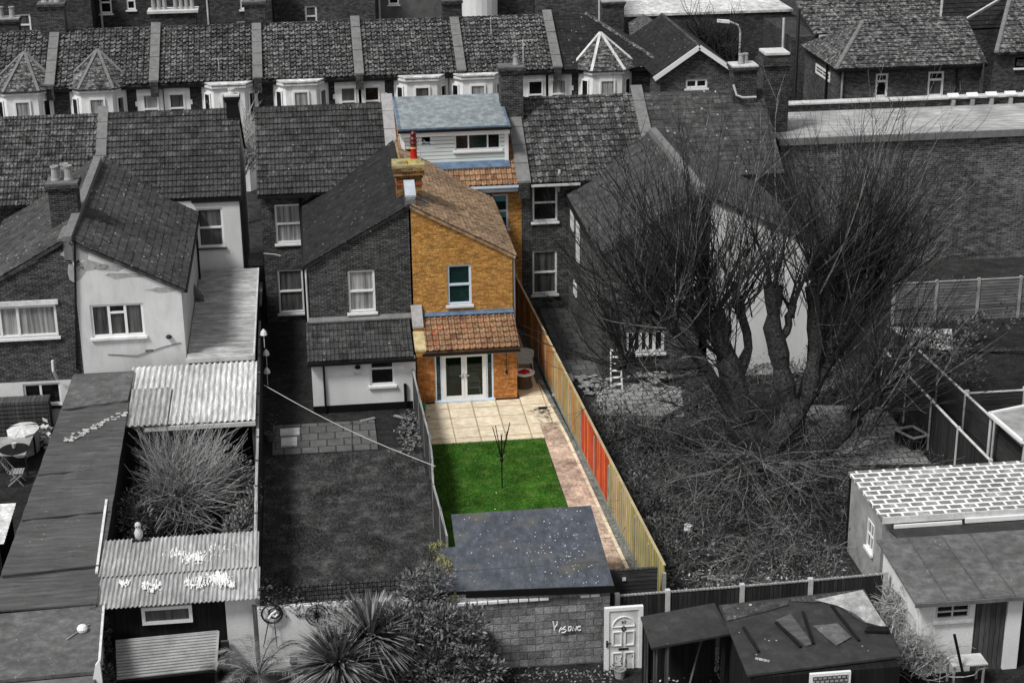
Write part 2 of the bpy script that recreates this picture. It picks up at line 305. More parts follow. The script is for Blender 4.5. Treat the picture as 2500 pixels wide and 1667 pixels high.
# tiled roof: every tile is modelled, then trimmed to the slope's outline
def roof(parent, pts, mat, tw=.3, ch=.33, prof='roll', name='roof', lift=.03, lip=.035, slab=True, amp=.035, jit=.006, label=None):
    pts = [V(p) for p in pts]; n = (pts[1]-pts[0]).cross(pts[2]-pts[0]).normalized()
    if n.z < 0: n = -n
    U_ = UP.cross(n).normalized()
    if (U_.x if abs(U_.x) > abs(U_.y) else U_.y) < 0: U_ = -U_
    V_ = n.cross(U_)
    if V_.z < 0: V_ = -V_
    O_ = pts[0]; us = [(p-O_).dot(U_) for p in pts]; vs = [(p-O_).dot(V_) for p in pts]
    O_ = O_ + U_*min(us) + V_*min(vs); nu = int((max(us)-min(us))/tw)+2; nv = int((max(vs)-min(vs))/ch)+1
    ps = {'roll': [(0, 0), (.25, .25), (.5, 0), (.62, .75), (.75, 1), (.88, .75), (1, 0)], 'double': [(0, 0), (.12, 0), (.25, .9), (.38, 0), (.62, 0), (.75, .9), (.88, 0), (1, 0)], 'flat': [(0, 0), (.96, 0)]}[prof]
    b = MB()
    for j in range(nv):
        for i in range(nu):
            dz = random.uniform(0, jit); tv = random.uniform(-.3, .3)*jit
            lo, hi = [], []
            for (q, h) in ps:
                u = (i+q-.5)*tw; hh = lift+h*amp+dz
                lo.append(O_+U_*u+V_*(j*ch+tv-.01)+n*(hh+lip)); hi.append(O_+U_*u+V_*((j+1)*ch+.02)+n*hh)
            k = len(b.v); L = len(lo); b.v += lo+hi+[p-n*min(.022, lip*.5) for p in lo]+[p-n*(lip+.02)+V_*.07 for p in lo]
            for q in range(L-1):
                b.f.append((k+q, k+q+1, k+L+q+1, k+L+q)); b.f.append((k+2*L+q, k+2*L+q+1, k+q+1, k+q)); b.f.append((k+3*L+q, k+3*L+q+1, k+2*L+q+1, k+2*L+q))
    me = bpy.data.meshes.new(name); me.from_pydata(b.v, [], b.f); bm = bmesh.new(); bm.from_mesh(me)
    cen = sum(pts, V((0, 0, 0)))/len(pts)
    for k in range(len(pts)):
        a, c = pts[k], pts[(k+1) % len(pts)]; pn = (c-a).cross(n).normalized()
        if pn.dot(cen-a) > 0: pn = -pn
        bmesh.ops.bisect_plane(bm, geom=bm.verts[:]+bm.edges[:]+bm.faces[:], plane_co=a, plane_no=pn, clear_outer=True)
    bmesh.ops.recalc_face_normals(bm, faces=[])
    o2 = MB(); o2.v = [v.co.copy() for v in bm.verts]; bm.verts.index_update(); o2.f = [tuple(v.index for v in f.verts) for f in bm.faces]; bm.free(); bpy.data.meshes.remove(me)
    if slab:
        th = .1; o2.prism([p-n*.002 for p in pts], -n*th)
    return part(o2, name, mat, parent, label, frame=(U_, V_, O_-U_*tw*.5))
# window facing the camera side (-Y) or -X.  rect = (a0,z0,a1,z1)
def window(parent, P, rect, style='sash', glass='glass', frame='upvc', ax='y', sill=True, fw_=.065, name='window', wlab=None, sillm=None, blind=None, mull=None, rec=.1):
    a0, z0, a1, z1 = rect
    def bx(b, p0, q0, p1, q1, d0, d1):
        if ax == 'y': b.box(p0, P+d0, q0, p1, P+d1, q1)
        else: b.box(P+d0, p0, q0, P+d1, p1, q1)
    f = MB(); d0, d1 = rec-.05, rec+.03; w_ = fw_
    bx(f, a0, z0, a0+w_, z1, d0, d1); bx(f, a1-w_, z0, a1, z1, d0, d1); bx(f, a0+w_, z1-w_, a1-w_, z1, d0, d1); bx(f, a0+w_, z0, a1-w_, z0+w_, d0, d1)
    panes = [(a0+w_, z0+w_, a1-w_, z1-w_)]
    zm = z0+(z1-z0)*.5
    if style == 'sash':
        bx(f, a0+w_, zm-w_*.45, a1-w_, zm+w_*.45, d0-.012, d1); panes = [(a0+w_, z0+w_, a1-w_, zm-w_*.45), (a0+w_, zm+w_*.45, a1-w_, z1-w_)]
    elif style == 'top':
        zm = z1-(z1-z0)*.33; bx(f, a0+w_, zm-w_*.5, a1-w_, zm+w_*.5, d0-.012, d1); panes = [(a0+w_, z0+w_, a1-w_, zm-w_*.5), (a0+w_, zm+w_*.5, a1-w_, z1-w_)]
    elif style == 'triple':
        c1 = a0+(a1-a0)*.345; c2 = a0+(a1-a0)*.655; zt = z1-(z1-z0)*.27
        for c in (c1, c2): bx(f, c-w_*.55, z0+w_, c+w_*.55, z1-w_, d0-.006, d1)
        bx(f, c1+w_*.55, zt-w_*.4, c2-w_*.55, zt+w_*.4, d0-.012, d1)
        panes = [(a0+w_, z0+w_, c1-w_*.55, z1-w_), (c1+w_*.55, z0+w_, c2-w_*.55, zt-w_*.4), (c1+w_*.55, zt+w_*.4, c2-w_*.55, z1-w_), (c2+w_*.55, z0+w_, a1-w_, z1-w_)]
    elif style == 'mull':
        cs = [a0+(a1-a0)*q for q in mull]; e = [a0+w_]; panes = []
        for c in cs: bx(f, c-w_*.5, z0+w_, c+w_*.5, z1-w_, d0-.006, d1); panes.append((e[-1], z0+w_, c-w_*.5, z1-w_)); e.append(c+w_*.5)
        panes.append((e[-1], z0+w_, a1-w_, z1-w_))
    elif style == 'grid':
        c = (a0+a1)/2; zc = (z0+z1)/2; bx(f, c-.02, z0+w_, c+.02, z1-w_, d0+.01, d1); bx(f, a0+w_, zc-.02, c-.02, zc+.02, d0+.012, d1-.01); bx(f, c+.02, zc-.02, a1-w_, zc+.02, d0+.012, d1-.01)
    wo = part(f, name, frame, parent, wlab)
    for k, p in enumerate(panes):
        pm = MB(); bx(pm, *p, rec, rec+.012); part(pm, 'pane', glass[k % len(glass)] if isinstance(glass, list) else glass, wo)
        if blind and (blind is True or k == len(panes)-1): 
            bm_ = MB(); bx(bm_, p[0]+.004, p[3]-(p[3]-p[1])*.4, p[2]-.004, p[3]-.004, rec-.006, rec-.002); part(bm_, 'blind', 'blind' if 'glass_t' in str(glass) or frame == 'upvc_b' else 'blind_gr', wo)
    if sill:
        s_ = MB(); bx(s_, a0-.07, z0-.09, a1+.07, z0-.004, -.09, rec-.052); part(s_, 'sill', sillm or frame, wo)
    return wo
def chimney(parent, x, y, zb, zt, wx, wy, mat='brick_far', pots=((-.25, 0), (.25, 0)), potm='terracotta', capm='conc_d', ph=.45, pr=.12):
    b = MB(); b.box(x-wx/2, y-wy/2, zb, x+wx/2, y+wy/2, zt-.32)
    b.box(x-wx/2-.05, y-wy/2-.05, zt-.318, x+wx/2+.05, y+wy/2+.05, zt-.2); b.box(x-wx/2-.1, y-wy/2-.1, zt-.198, x+wx/2+.1, y+wy/2+.1, zt-.08)
    st = part(b, 'chimney', mat, parent)
    c = MB(); a = .05
    c.prism([(x-wx/2-.07, y-wy/2-.07, zt-.078), (x+wx/2+.07, y-wy/2-.07, zt-.078), (x+wx/2+.07, y+wy/2+.07, zt-.078), (x-wx/2-.07, y+wy/2+.07, zt-.078)], (0, 0, .06)); part(c, 'chimney_cap', capm, st)
    for px, py in pots:
        p = MB(); p.lathe((x+px, y+py, zt-.03), [(pr*1.15, 0), (pr*1.15, .06), (pr, .1), (pr*.85, ph-.08), (pr*1.05, ph-.06), (pr*1.05, ph), (pr*.75, ph), (pr*.7, ph-.03)], 12); part(p, 'chimney_pot', potm, st, smooth=False)
    return st
def parapet(parent, x0, x1, ya, za, yb, zb, mat='coping', h=.28, base='brick_far', nm='parapet'):
    b = MB(); b.prism([(x0, ya, za-.5), (x0, yb, zb-.5), (x0, yb, zb+h), (x0, ya, za+h)], (x1-x0, 0, 0)); p = part(b, nm, base, parent)
    c = MB(); n = max(2, int((V((0, ya, za))-V((0, yb, zb))).length/.9)); e = .05
    for k in range(n):
        t0, t1 = k/n, (k+1)/n-.012; A = (ya+(yb-ya)*t0, za+(zb-za)*t0); B = (ya+(yb-ya)*t1, za+(zb-za)*t1); d = random.uniform(0, .025)
        c.prism([(x0-e, A[0], A[1]+h+.002), (x0-e, B[0], B[1]+h+.002), (x0-e, B[0], B[1]+h+.07+d), (x0-e, A[0], A[1]+h+.07+d)], (x1-x0+2*e, 0, 0))
    part(c, 'coping', mat, p); return p
def corrug(x0, x1, y0, y1, z0, z1, pitch=.15, amp=.025, ax='x', th=.01):
    b = MB(); L = (x1-x0) if ax == 'x' else (y1-y0); n = int(L/pitch*6); i0 = len(b.v)
    for k in range(n+1):
        t = k/n; h = amp*math.sin(t*L/pitch*2*math.pi)
        if ax == 'x':
            x = x0+(x1-x0)*t; r = [(x, y0, z0+h), (x, y1, z1+h), (x, y1, z1+h-th), (x, y0, z0+h-th)]
        else:
            y = y0+(y1-y0)*t; z = z0+(z1-z0)*t; r = [(x0, y, z+h), (x1, y, z+h), (x1, y, z+h-th), (x0, y, z+h-th)]
        b.v += [V(p) for p in r]
        if k:
            a = i0+(k-1)*4; c = a+4; b.f += [(a, a+1, c+1, c), (a+3, c+3, c+2, a+2), (a, c, c+3, a+3), (a+1, a+2, c+2, c+1)]
    return b
def ridge(parent, a, b, mat, r=.09, nm='ridge_tiles'):
    a, b = V(a), V(b); n = max(2, int((b-a).length/.42)); mb = MB(); d = (b-a)/n
    side = d.cross(UP).normalized()
    for k in range(n):
        p = a+d*k; q = a+d*(k+.97); pts = []
        for e, s_ in ((p, 1.), (q, .9)):
            pts.append([e+side*math.cos(t)*r*s_+UP*(math.sin(t)*r*s_*.8) for t in [i*math.pi/5 for i in range(6)]])
        i = len(mb.v); mb.v += pts[0]+pts[1]
        for t in range(5): mb.f.append((i+t, i+t+1, i+6+t+1, i+6+t))
        mb.f.append(tuple(range(i, i+6))); mb.f.append(tuple(range(i+6, i+12)))
    return part(mb, nm, mat, parent)
def gutter(parent, a, b, mat='gutter', r=.065):
    mb = MB(); mb.bar(a, b, .12, .09); return part(mb, 'gutter', mat, parent)
def pipe(parent, pts, mat='gutter', r=.045, nm='downpipe'): return part(MB().tube(pts, r, 8), nm, mat, parent)
# ================================================================ GROUND
def sheet(x0, y0, x1, y1, z): return MB().poly([(x0, y0, z), (x1, y0, z), (x1, y1, z), (x0, y1, z)])
struct(sheet(-200, -60, 200, 420, -.02), 'ground', 'asphalt', 'dark ground under the streets and gardens')
struct(sheet(-2.15, 41.3, 3.25, 55.4, .0), 'lawn', 'grass_d', 'dark grey lawn of the garden with the washing line')
struct(sheet(-2.15, 55.4, 3.2, 69.1, .004), 'yard', 'soil', 'dark yard beside the white rendered extension')
struct(MB().box(-1.9, 55.3, .006, 1.75, 57.9, .06), 'patio', 'slab_g', 'narrow dark slab terrace above the grey lawn')
struct(sheet(3.3, 55.4, 8.35, 69.1, .004), 'patio_base', 'conc_d', 'concrete under the cream paving')
struct(MB().prism([(3.42, 55.42, .01), (7.62, 55.42, .01), (7.62, 56.7, .01), (8.27, 56.7, .01), (8.02, 60.4, .01), (8.05, 69, .01), (7.2, 69, .01), (7.2, 59.08, .01), (3.42, 59.08, .01)], (0, 0, .06)), 'patio', 'slab', 'cream paved patio in front of the glazed doors')
struct(sheet(3.3, 41.8, 9.3, 55.42, .002), 'soil', 'soil', 'bare soil below the fence')
struct(MB().box(3.5, 44.5, .004, 7.6, 55.4, .045), 'lawn', 'grass_g', 'bright green lawn')
struct(MB().prism([(7.62, 44.2, .004), (8.72, 44.2, .004), (8.58, 47.9, .004), (8.34, 55.4, .004), (8.28, 56.69, .004), (7.63, 56.69, .004)], (0, 0, .05)), 'path', 'gravel_r', 'speckled path along the green lawn')
struct(MB().prism([(8.73, 44.2, .006), (8.84, 44.2, .006), (8.70, 47.9, .006), (8.46, 55.4, .006), (8.12, 60.5, .006), (8.02, 60.4, .006), (8.35, 55.4, .006), (8.59, 47.9, .006)], (0, 0, .07)), 'kerb', 'slab', 'cream edging of the speckled path')
struct(MB().prism([(8.86, 42.2, .006), (9.06, 42.2, .006), (8.96, 49., .006), (8.62, 55.4, .006), (8.3, 61., .006), (8.13, 61., .006), (8.47, 55.4, .006), (8.71, 47.9, .006)], (0, 0, .03)), 'gravel_strip', 'gravel', 'blue grey gravel strip under the fence')
struct(sheet(7.6, 42.2, 8.46, 44.4, .02), 'path', 'redbark', 'leaf covered red path at the garden end')
struct(sheet(9.3, 40.9, 15.3, 60.8, .0), 'ground', 'soil2', 'overgrown garden under the bare tree')
struct(sheet(9.3, 60.8, 10.6, 69.1, .003), 'yard', 'slab_g', 'dark paved side passage')
struct(MB().prism([(9.9, 57.2, .004), (12.9, 56.6, .004), (13.4, 59.4, .004), (10.2, 60.6, .004)], (0, 0, .04)), 'patio', 'slab_l', 'pale crazy paving in the overgrown garden')
struct(sheet(15.3, 46, 50, 70.1, -.004), 'ground', 'soil', 'dark ground right of the bare tree')
struct(MB().prism([(16.4, 51.8, .0), (20.3, 51.4, .0), (20.3, 56.6, .0), (17.4, 57., .0)], (0, 0, .04)), 'patio', 'slab_l', 'pale paving behind the white seamed garage')
struct(sheet(-6.5, 44.5, -2.25, 58.2, .0), 'ground', 'soil', 'dark planted ground round the dry grass')
struct(sheet(-16, 40, -8.9, 59.3, .0), 'yard', 'soil', 'dark yard with the garden table')
struct(sheet(-14, 28, 26, 40.9, -.012), 'ground', 'soil', 'dark back lane in front of the sheds')
struct(sheet(-60, 77, 60, 90, -.01), 'road', 'asphalt', 'street between the two terraces')
# ================================================================ HOUSES: near terrace
EY, EZ, RK, RYd, RZ, WY = 68.75, 5.6, .649, 72.9, 8.3, 69.2
def mz(y): return EZ+RK*(y-EY)
def main_roof(h, x0, x1, mat, **k):
    roof(h, [(x0, EY, EZ), (x1, EY, EZ), (x1, RYd, RZ), (x0, RYd, RZ)], mat, **k)
    b = MB(); b.poly([(x0, RYd, RZ-.03), (x1, RYd, RZ-.03), (x1, 77.3, 5.5), (x0, 77.3, 5.5)]); part(b, 'front_roof', mat, h)
    ridge(h, (x0, RYd, RZ-.02), (x1, RYd, RZ-.02), mat)
def main_walls(h, x0, x1, mat, holes=(), front=True):
    b = MB(); b.wall((x0, WY, 0), (1, 0, 0), [(0, -.1), (x1-x0, -.1), (x1-x0, 5.75), (0, 5.75)], [(r[0]-x0, r[1], r[2]-x0, r[3]) for r in holes])
    for x, i in ((x0, 1), (x1, -1)):
        b.poly([(x, WY, -.1), (x, 77, -.1), (x, 77, 5.6), (x, RYd, RZ-.1), (x, WY, 5.75)])
    b.poly([(x0, 77, -.1), (x1, 77, -.1), (x1, 77, 5.6), (x0, 77, 5.6)]); b.poly([(x0, 69.6, 5.3), (x1, 69.6, 5.3), (x1, 77, 5.3), (x0, 77, 5.3)])
    part(b, 'wall', mat, h)
def outrigger(h, xa, xe, ze, y0, mat, holes=(), za=7.12, zlow=-.1, back=WY, side=True, sidemat=None):
    # half gable: apex at xa, eaves at xe
    s = 1 if xe > xa else -1; W_ = abs(xe-xa); b = MB()
    x0 = min(xa, xe); pts = [(0, zlow), (W_, zlow), (W_, ze if s > 0 else za), (0, za if s > 0 else ze)]
    b.wall((x0, y0, 0), (1, 0, 0), pts, [(r[0]-x0, r[1], r[2]-x0, r[3]) for r in holes])
    part(b, 'wall', mat, h)
    b = MB(); b.poly([(xe, y0, zlow), (xe, back, zlow), (xe, back, ze), (xe, y0, ze)]); part(b, 'side_wall', sidemat or mat, h)
def out_roof(h, xa, xe, ze, y0, mat, za=7.15, yb=71.2, oh=.14, ov=.08, **k):
    s = 1 if xe > xa else -1; sl = (za-ze)/abs(xe-xa); xo = xe+s*oh; zo = ze-sl*oh
    return roof(h, [(xa, y0-ov, za+.02), (xo, y0-ov, zo+.02), (xo, WY, zo+.02), (xa, yb, za+.02)], mat, **k)
OY = 60.9
# ---- coloured house
A = thing('brick_house', 'yellow and orange brick terraced house with white clad dormer, the only house in colour', 'house', (5.9, 65, 0), 'near terraced houses')
wA = WR(OY, 1092, 646, 1151, 744); wM = WR(WY, 1183, 475, 1241, 558)
outrigger(A, 3.47, 7.2, 5.12, OY, 'brick_yel', [wA])
main_walls(A, 3.47, 8.6, 'brick_yel', [wM])
window(A, OY, wA, 'sash', 'glass_t', 'upvc_b', fw_=.085); window(A, WY, wM, 'sash', 'glass_t', 'upvc_b', fw_=.085, blind=True)
out_roof(A, 3.47, 7.2, 5.12, OY, 'tile_brown', tw=.2, ch=.19, prof='flat', amp=0, lip=.03, jit=.018, lift=.02)
main_roof(A, 3.5, 8.42, 'tile_red', tw=.22, ch=.3, amp=.055, lip=.05)
gutter(A, (6.3, EY-.02, EZ-.03), (8.5, EY-.02, EZ-.03), 'upvc_b')
gutter(A, (7.36, OY-.05, 5.0), (7.36, WY, 5.0)); pipe(A, [(7.27, OY+.1, 4.95), (7.27, OY+.1, 0)], 'steel')
b = MB().box(3.47, EY+.12, 5.3, 8.58, EY+.18, 5.56); part(b, 'fascia', 'upvc_b', A)
# ground floor extension
FY = 59.12; dr = WR(FY, 1062, 857, 1205, 986); dr = (dr[0], .08, dr[2], 2.02)
b = MB(); b.wall((3.42, FY, 0), (1, 0, 0), [(0, .12), (3.7, .12), (3.7, 2.2), (0, 2.2)], [(dr[0]-3.42, .12, dr[2]-3.42, dr[3])], depth=.12)
b.poly([(7.12, FY, .12), (7.12, OY, .12), (7.12, OY, 2.72), (7.12, FY, 2.2)]); part(b, 'extension_wall', 'brick_org', A)
part(MB().box(3.42, FY-.015, -.05, 7.135, OY, .118), 'plinth', 'black', A)
LT = 2.86
roof(A, [(3.75, FY-.2, 2.15), (7.2, FY-.2, 2.15), (7.2, OY, LT), (3.75, OY, LT)], 'tile_red', tw=.22, ch=.3, amp=.055, lip=.05, name='lean_to_roof')
part(MB().box(3.8, OY-.13, LT+.0, 7.2, OY-.002, LT+.16).prism([(3.8, OY-.26, LT+.06), (7.2, OY-.26, LT+.06), (7.2, OY-.1, LT+.13), (3.8, OY-.1, LT+.13)], (0, 0, .03)), 'lead_flashing', 'lead', A)
part(MB().box(3.62, FY-.3, 2.03, 7.22, FY-.2, 2.12), 'gutter', 'gutter', A); part(MB().box(3.62, FY-.19, 1.98, 7.2, FY-.01, 2.09), 'fascia', 'upvc', A)
d = MB(); fx0, fz0, fx1, fz1 = dr
W_ = fx1-fx0; t = .06
for q0, q1 in ((0, t), (W_-t, W_)): d.box(fx0+q0, FY+.02, fz0, fx0+q1, FY+.1, fz1)
d.box(fx0+t, FY+.02, fz1-t, fx1-t, FY+.1, fz1); d.box(fx0-.03, FY-.06, fz0, fx1+.05, FY+.1, fz0+.07)
sx = [fx0+.24, fx1-.24]
for c in sx: d.box(c-.03, FY+.018, fz0+.07, c+.03, FY+.1, fz1-t)
fd = part(d, 'door_frame', 'upvc_b', A)
for a, c in ((fx0+t, sx[0]-.03), (sx[1]+.03, fx1-t)): part(MB().box(a, FY+.06, fz0+.07, c, FY+.07, fz1-t), 'side_pane', 'glass_t', fd)
cx = (fx0+fx1)/2
for a, c, s in ((sx[0]+.03, cx-.004, 1), (cx+.004, sx[1]-.03, -1)):
    d = MB(); q = .14 if s > 0 else .1; q2 = .1 if s > 0 else .14
    z0, z1 = fz0+.075, fz1-t-.005
    d.box(a, FY-.002, z0, a+q, FY+.07, z1); d.box(c-q2, FY-.002, z0, c, FY+.07, z1); d.box(a+q, FY-.002, z0, c-q2, FY+.07, z0+.15); d.box(a+q, FY-.002, z1-.12, c-q2, FY+.07, z1)
    dd = part(d, 'french_door', 'upvc', A)
    part(MB().box(a+q, FY+.03, z0+.15, c-q2, FY+.04, z1-.12), 'pane', 'clear', dd)
    hx = c-.05 if s > 0 else a+.05
    part(MB().box(hx-.015, FY-.03, 1.0, hx+.015, FY-.004, 1.2).box(hx-(.13 if s > 0 else 0), FY-.06, 1.1, hx+(0 if s > 0 else .13), FY-.032, 1.13), 'handle', 'steel', dd)
pipe(A, [(6.72, FY-.05, 1.95), (6.72, FY-.05, 1.25)], 'gutter', .012, 'hanging_cord'); part(MB().lathe((6.72, FY-.06, 1.1), [(.03, 0), (.05, .08), (.02, .18)], 8), 'wall_lamp', 'black', A)
part(MB().box(3.5, FY+.13, .02, 7.1, OY-.05, .06), 'interior_floor', 'wood_dk', A); part(MB().box(3.5, OY-.08, .062, 7.1, OY-.04, 2.2), 'interior_shade_wall', 'shade_wall', A)  # dark back sheet added behind the doors; its colour stands in for room shade
def plastic_chair(x, y, z, lb):
    o = thing('plastic_chair', lb, 'chair', (x, y, z)); part(MB().box(x-.22, y-.2, z+.42, x+.22, y+.22, z+.46), 'seat', 'upvc', o); part(MB().prism([(x-.22, y+.2, z+.5), (x+.22, y+.2, z+.5), (x+.2, y+.3, z+.85), (x-.2, y+.3, z+.85)], (0, .03, 0)), 'backrest', 'upvc', o)
    for dx in (-.2, .2):
        for dy in (-.18, .2): part(MB().bar((x+dx, y+dy, z+.42), (x+dx*1.15, y+dy*1.15, z), .035), 'leg', 'upvc', o)
        part(MB().box(x+dx-.03, y-.18, z+.62, x+dx+.03, y+.22, z+.65), 'armrest', 'upvc', o)
plastic_chair(5.55, 59.55, .06, 'white plastic chair behind the right glass of the doors'); plastic_chair(4.95, 60.3, .06, 'white plastic chair behind the left glass of the doors')
# party upstand between the two lean-to roofs
u = MB(); u.prism([(3.4, FY-.2, 2.0), (3.4, OY+.02, 2.0), (3.4, OY+.02, 3.25), (3.4, FY+1.0, 2.75), (3.4, FY+.9, 2.5), (3.4, FY-.2, 2.22)], (.33, 0, 0)); part(u, 'party_upstand', 'brick_yel', A); part(MB().prism([(3.36, FY+.92, 2.7), (3.36, OY, 3.26), (3.36, OY, 3.33), (3.36, FY+.92, 2.78)], (.41, 0, 0)), 'upstand_coping', 'coping_lt', A); part(MB().prism([(3.36, FY-.22, 2.2), (3.36, FY+.88, 2.52), (3.36, FY+.88, 2.6), (3.36, FY-.22, 2.28)], (.41, 0, 0)), 'upstand_coping', 'moss2', A)
# dormer
dn = .11
D0, D1, DYf, DYb = 4.05, 8.12, 69.75, 73.35; zt0, zt1 = 7.86, 8.4
wd = WR(DYf, 1110, 322, 1222, 366); wd2 = WR(DYf, 1030, 322, 1050, 352)
d = MB(); zb = mz(DYf)+.02
d.wall((D0-.35, DYf, 0), (1, 0, 0), [(0, 7.05), (0, zt0-.1), (D1-D0+.35, zt0-.1), (D1-D0+.35, zb), (1.05, zb), (.62, zb+.22), (.35, 7.05)], [(r[0]-D0+.35, r[1], r[2]-D0+.35, r[3]) for r in (wd, wd2)], depth=.08)
for x in (D0-.35, D1): d.poly([(x, DYf, 6.2), (x, DYf, zt0-.1), (x, DYb, zt1-.12), (x, DYb, mz(DYb)-.4)])
do = part(d, 'dormer', 'clad', A)
window(do, DYf, wd, 'mull', ['glass', 'glass_t', 'glass'], 'upvc', mull=(.3, .72), fw_=.06); window(do, DYf, wd2, 'top', 'glass', 'upvc', sill=False)
part(MB().prism([(D0-.5, DYf-.22, zt0+.0), (D1+.1, DYf-.22, zt0), (D1+.1, DYb, zt1), (D0-.5, DYb, zt1)], (0, 0, .07)), 'dormer_roof', 'roof_blue', do)
part(MB().bar((D0-.42, DYf-.22, zt0+.06), (D0-.42, DYb, zt1+.06), .1, .07).bar((D1+.04, DYf-.22, zt0+.06), (D1+.04, DYb, zt1+.06), .08, .06).bar((D0-.36, DYf-.2, zt0+.075), (D1, DYf-.2, zt0+.075), .06, .05), 'roof_edge', 'lead', do)
part(MB().box(D0-.5, DYf-.32, zt0-.07, D1+.12, DYf-.222, zt0+.03), 'gutter', 'black', do)
part(MB().box(D0-.4, DYf-.2, zt0-.27, D1+.06, DYf-.01, zt0-.09), 'fascia', 'clad_trim', do)
part(MB().box(D1-.14, DYf-.03, zb+.03, D1+.02, DYf-.008, zt0-.28).box(D0-.35, DYf-.03, 7.0, D0-.22, DYf-.008, zt0-.28), 'corner_board', 'clad_trim', do)
part(MB().prism([(4.72, DYf-.3, mz(DYf-.3)+.15), (D1+.05, DYf-.3, mz(DYf-.3)+.15), (D1+.05, DYf-.01, mz(DYf)+.17), (4.72, DYf-.01, mz(DYf)+.17)], (0, 0, .03)), 'apron_flashing', 'lead', do)
# chimney on the outrigger apex
cx, cy = 3.56, 62.9
b = MB(); b.box(3.08, 62.5, 6.5, 4.02, 63.3, 7.78); b.box(3.03, 62.45, 7.782, 4.07, 63.35, 7.88); b.box(2.98, 62.4, 7.882, 4.12, 63.4, 8.06); b.box(2.94, 62.36, 8.062, 4.16, 63.44, 8.2)
ch = part(b, 'chimney', 'stack', A)
part(MB().box(3.06, 62.48, 7.5, 4.04, 63.32, 7.6), 'brick_band', 'mortar_r', ch)
part(MB().prism([(2.96, 62.38, 8.2), (4.14, 62.38, 8.2), (4.14, 63.42, 8.2), (2.96, 63.42, 8.2)], (0, 0, .1)).tube2(V((3.75, 62.95, 8.3)), [(.38, 0), (.3, .06), (.16, .12), (.05, .13)], 10), 'chimney_cap', 'moss', ch)
part(MB().box(3.1, 62.5, 8.302, 3.5, 62.9, 8.36).box(3.12, 62.52, 8.37, 3.48, 62.88, 8.42), 'vent_slab', 'moss', ch)
pt_ = part(MB().lathe((3.78, 62.95, 8.3), [(.13, 0), (.15, .1), (.13, .2), (.12, .45), (.14, .5)], 14), 'chimney_pot', 'pot_red', ch)
part(MB().lathe((3.78, 62.95, 8.8), [(.135, 0), (.135, .06)], 14), 'pot_band', 'pot_band', pt_)
part(MB().lathe((3.78, 62.95, 8.86), [(.13, 0), (.11, .08), (.15, .14), (.11, .22), (.15, .3), (.1, .38), (.11, .5), (.04, .58)], 14), 'cowl', 'pot_dark', pt_)
pipe(ch, [(4.02, 62.8, 7.6), (4.02, 62.8, 9.15)], 'steel', .018, 'aerial_pole')
part(MB().bar((3.98, 62.8, 9.05), (4.55, 62.8, 9.02), .02).bar((3.98, 62.8, 8.8), (4.6, 62.8, 8.8), .02).bar((4.15, 62.8, 9.15), (4.45, 62.8, 8.72), .015), 'aerial', 'steel', ch)
bx_ = MB().prism([(3.32, 61.3, 7.38), (3.72, 61.3, 7.38), (3.72, 62.2, 7.72), (3.32, 62.2, 7.72)], (0, 0, .07))
part(bx_, 'ridge_vent', 'steel', A); part(MB().box(3.36, 61.1, 7.08, 3.68, 62.1, 7.36), 'vent_base', 'lead_gr', A)
part(MB().prism([(3.36, 62.2, 7.16), (4.2, 62.2, 6.82), (4.2, 62.5, 6.82), (3.36, 62.5, 7.16)], (0, 0, .08)), 'lead_flashing', 'lead', A); part(MB().prism([(3.3, 60.85, 7.12), (3.66, 60.85, 7.05), (4.0, 61.3, 6.9), (3.3, 61.3, 7.14)], (0, 0, .06)), 'lead_flashing', 'lead', A)
parapet(A, 3.12, 3.5, 69.6, mz(69.6), 73.3, RZ+.1, 'coping_lt', .2, 'brick_far')
parapet(A, 8.42, 8.88, EY-.1, mz(EY-.1), 73.0, RZ+.1, 'coping', .16, 'brick_far')
chimney(A, 8.55, 72.1, 6.6, 9.95, .95, .8, 'brick_far', ((.22, 0),), 'terracotta')
# ---- dark neighbour
B = thing('brick_house', 'dark brick terraced house with lichen spotted roof and small white rendered extension', 'house', (.6, 65, 0), 'near terraced houses')
wB = WR(OY, 850, 660, 916, 762); b1 = WR(WY, 672, 499, 737, 594); b2 = WR(WY, 679, 658, 742, 764)
outrigger(B, 3.4, -.35, 5.1, OY, 'brick_dark', [wB], back=WY); main_walls(B, -2.2, 3.4, 'brick_dark', [b1, b2])
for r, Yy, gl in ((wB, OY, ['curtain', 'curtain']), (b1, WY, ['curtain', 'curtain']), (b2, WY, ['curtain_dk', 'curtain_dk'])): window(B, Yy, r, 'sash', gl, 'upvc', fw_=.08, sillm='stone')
out_roof(B, 3.42, -.35, 5.1, OY, 'slate_dark', tw=.3, ch=.3, prof='flat', amp=0, lip=.02)
main_roof(B, -2.3, 3.12, 'tile_dark', prof='double', tw=.33, ch=.33, lip=.06, amp=.04)
ridge(B, (3.42, OY-.05, 7.16), (3.42, 62.3, 7.16), 'tile_dark', .12)
gutter(B, (-2.3, EY-.03, EZ-.05), (-.1, EY-.03, EZ-.05)); gutter(B, (-.52, OY-.05, 4.97), (-.52, WY, 4.97))
pipe(B, [(-.45, OY+.05, 4.95), (-.45, OY+.05, 2.6)], 'conc_l', .04); pipe(B, [(-.6, WY-.08, 5.4), (-.6, WY-.08, 0)])
pipe(B, [(-2.2, WY-.1, 3.05), (-1.75, WY-.12, 3.0), (-1.5, WY-.2, 2.95)], 'conc_l', .02, 'waste_pipe')
FB = 58.9; ke = WR(FB, 903, 880, 963, 940)
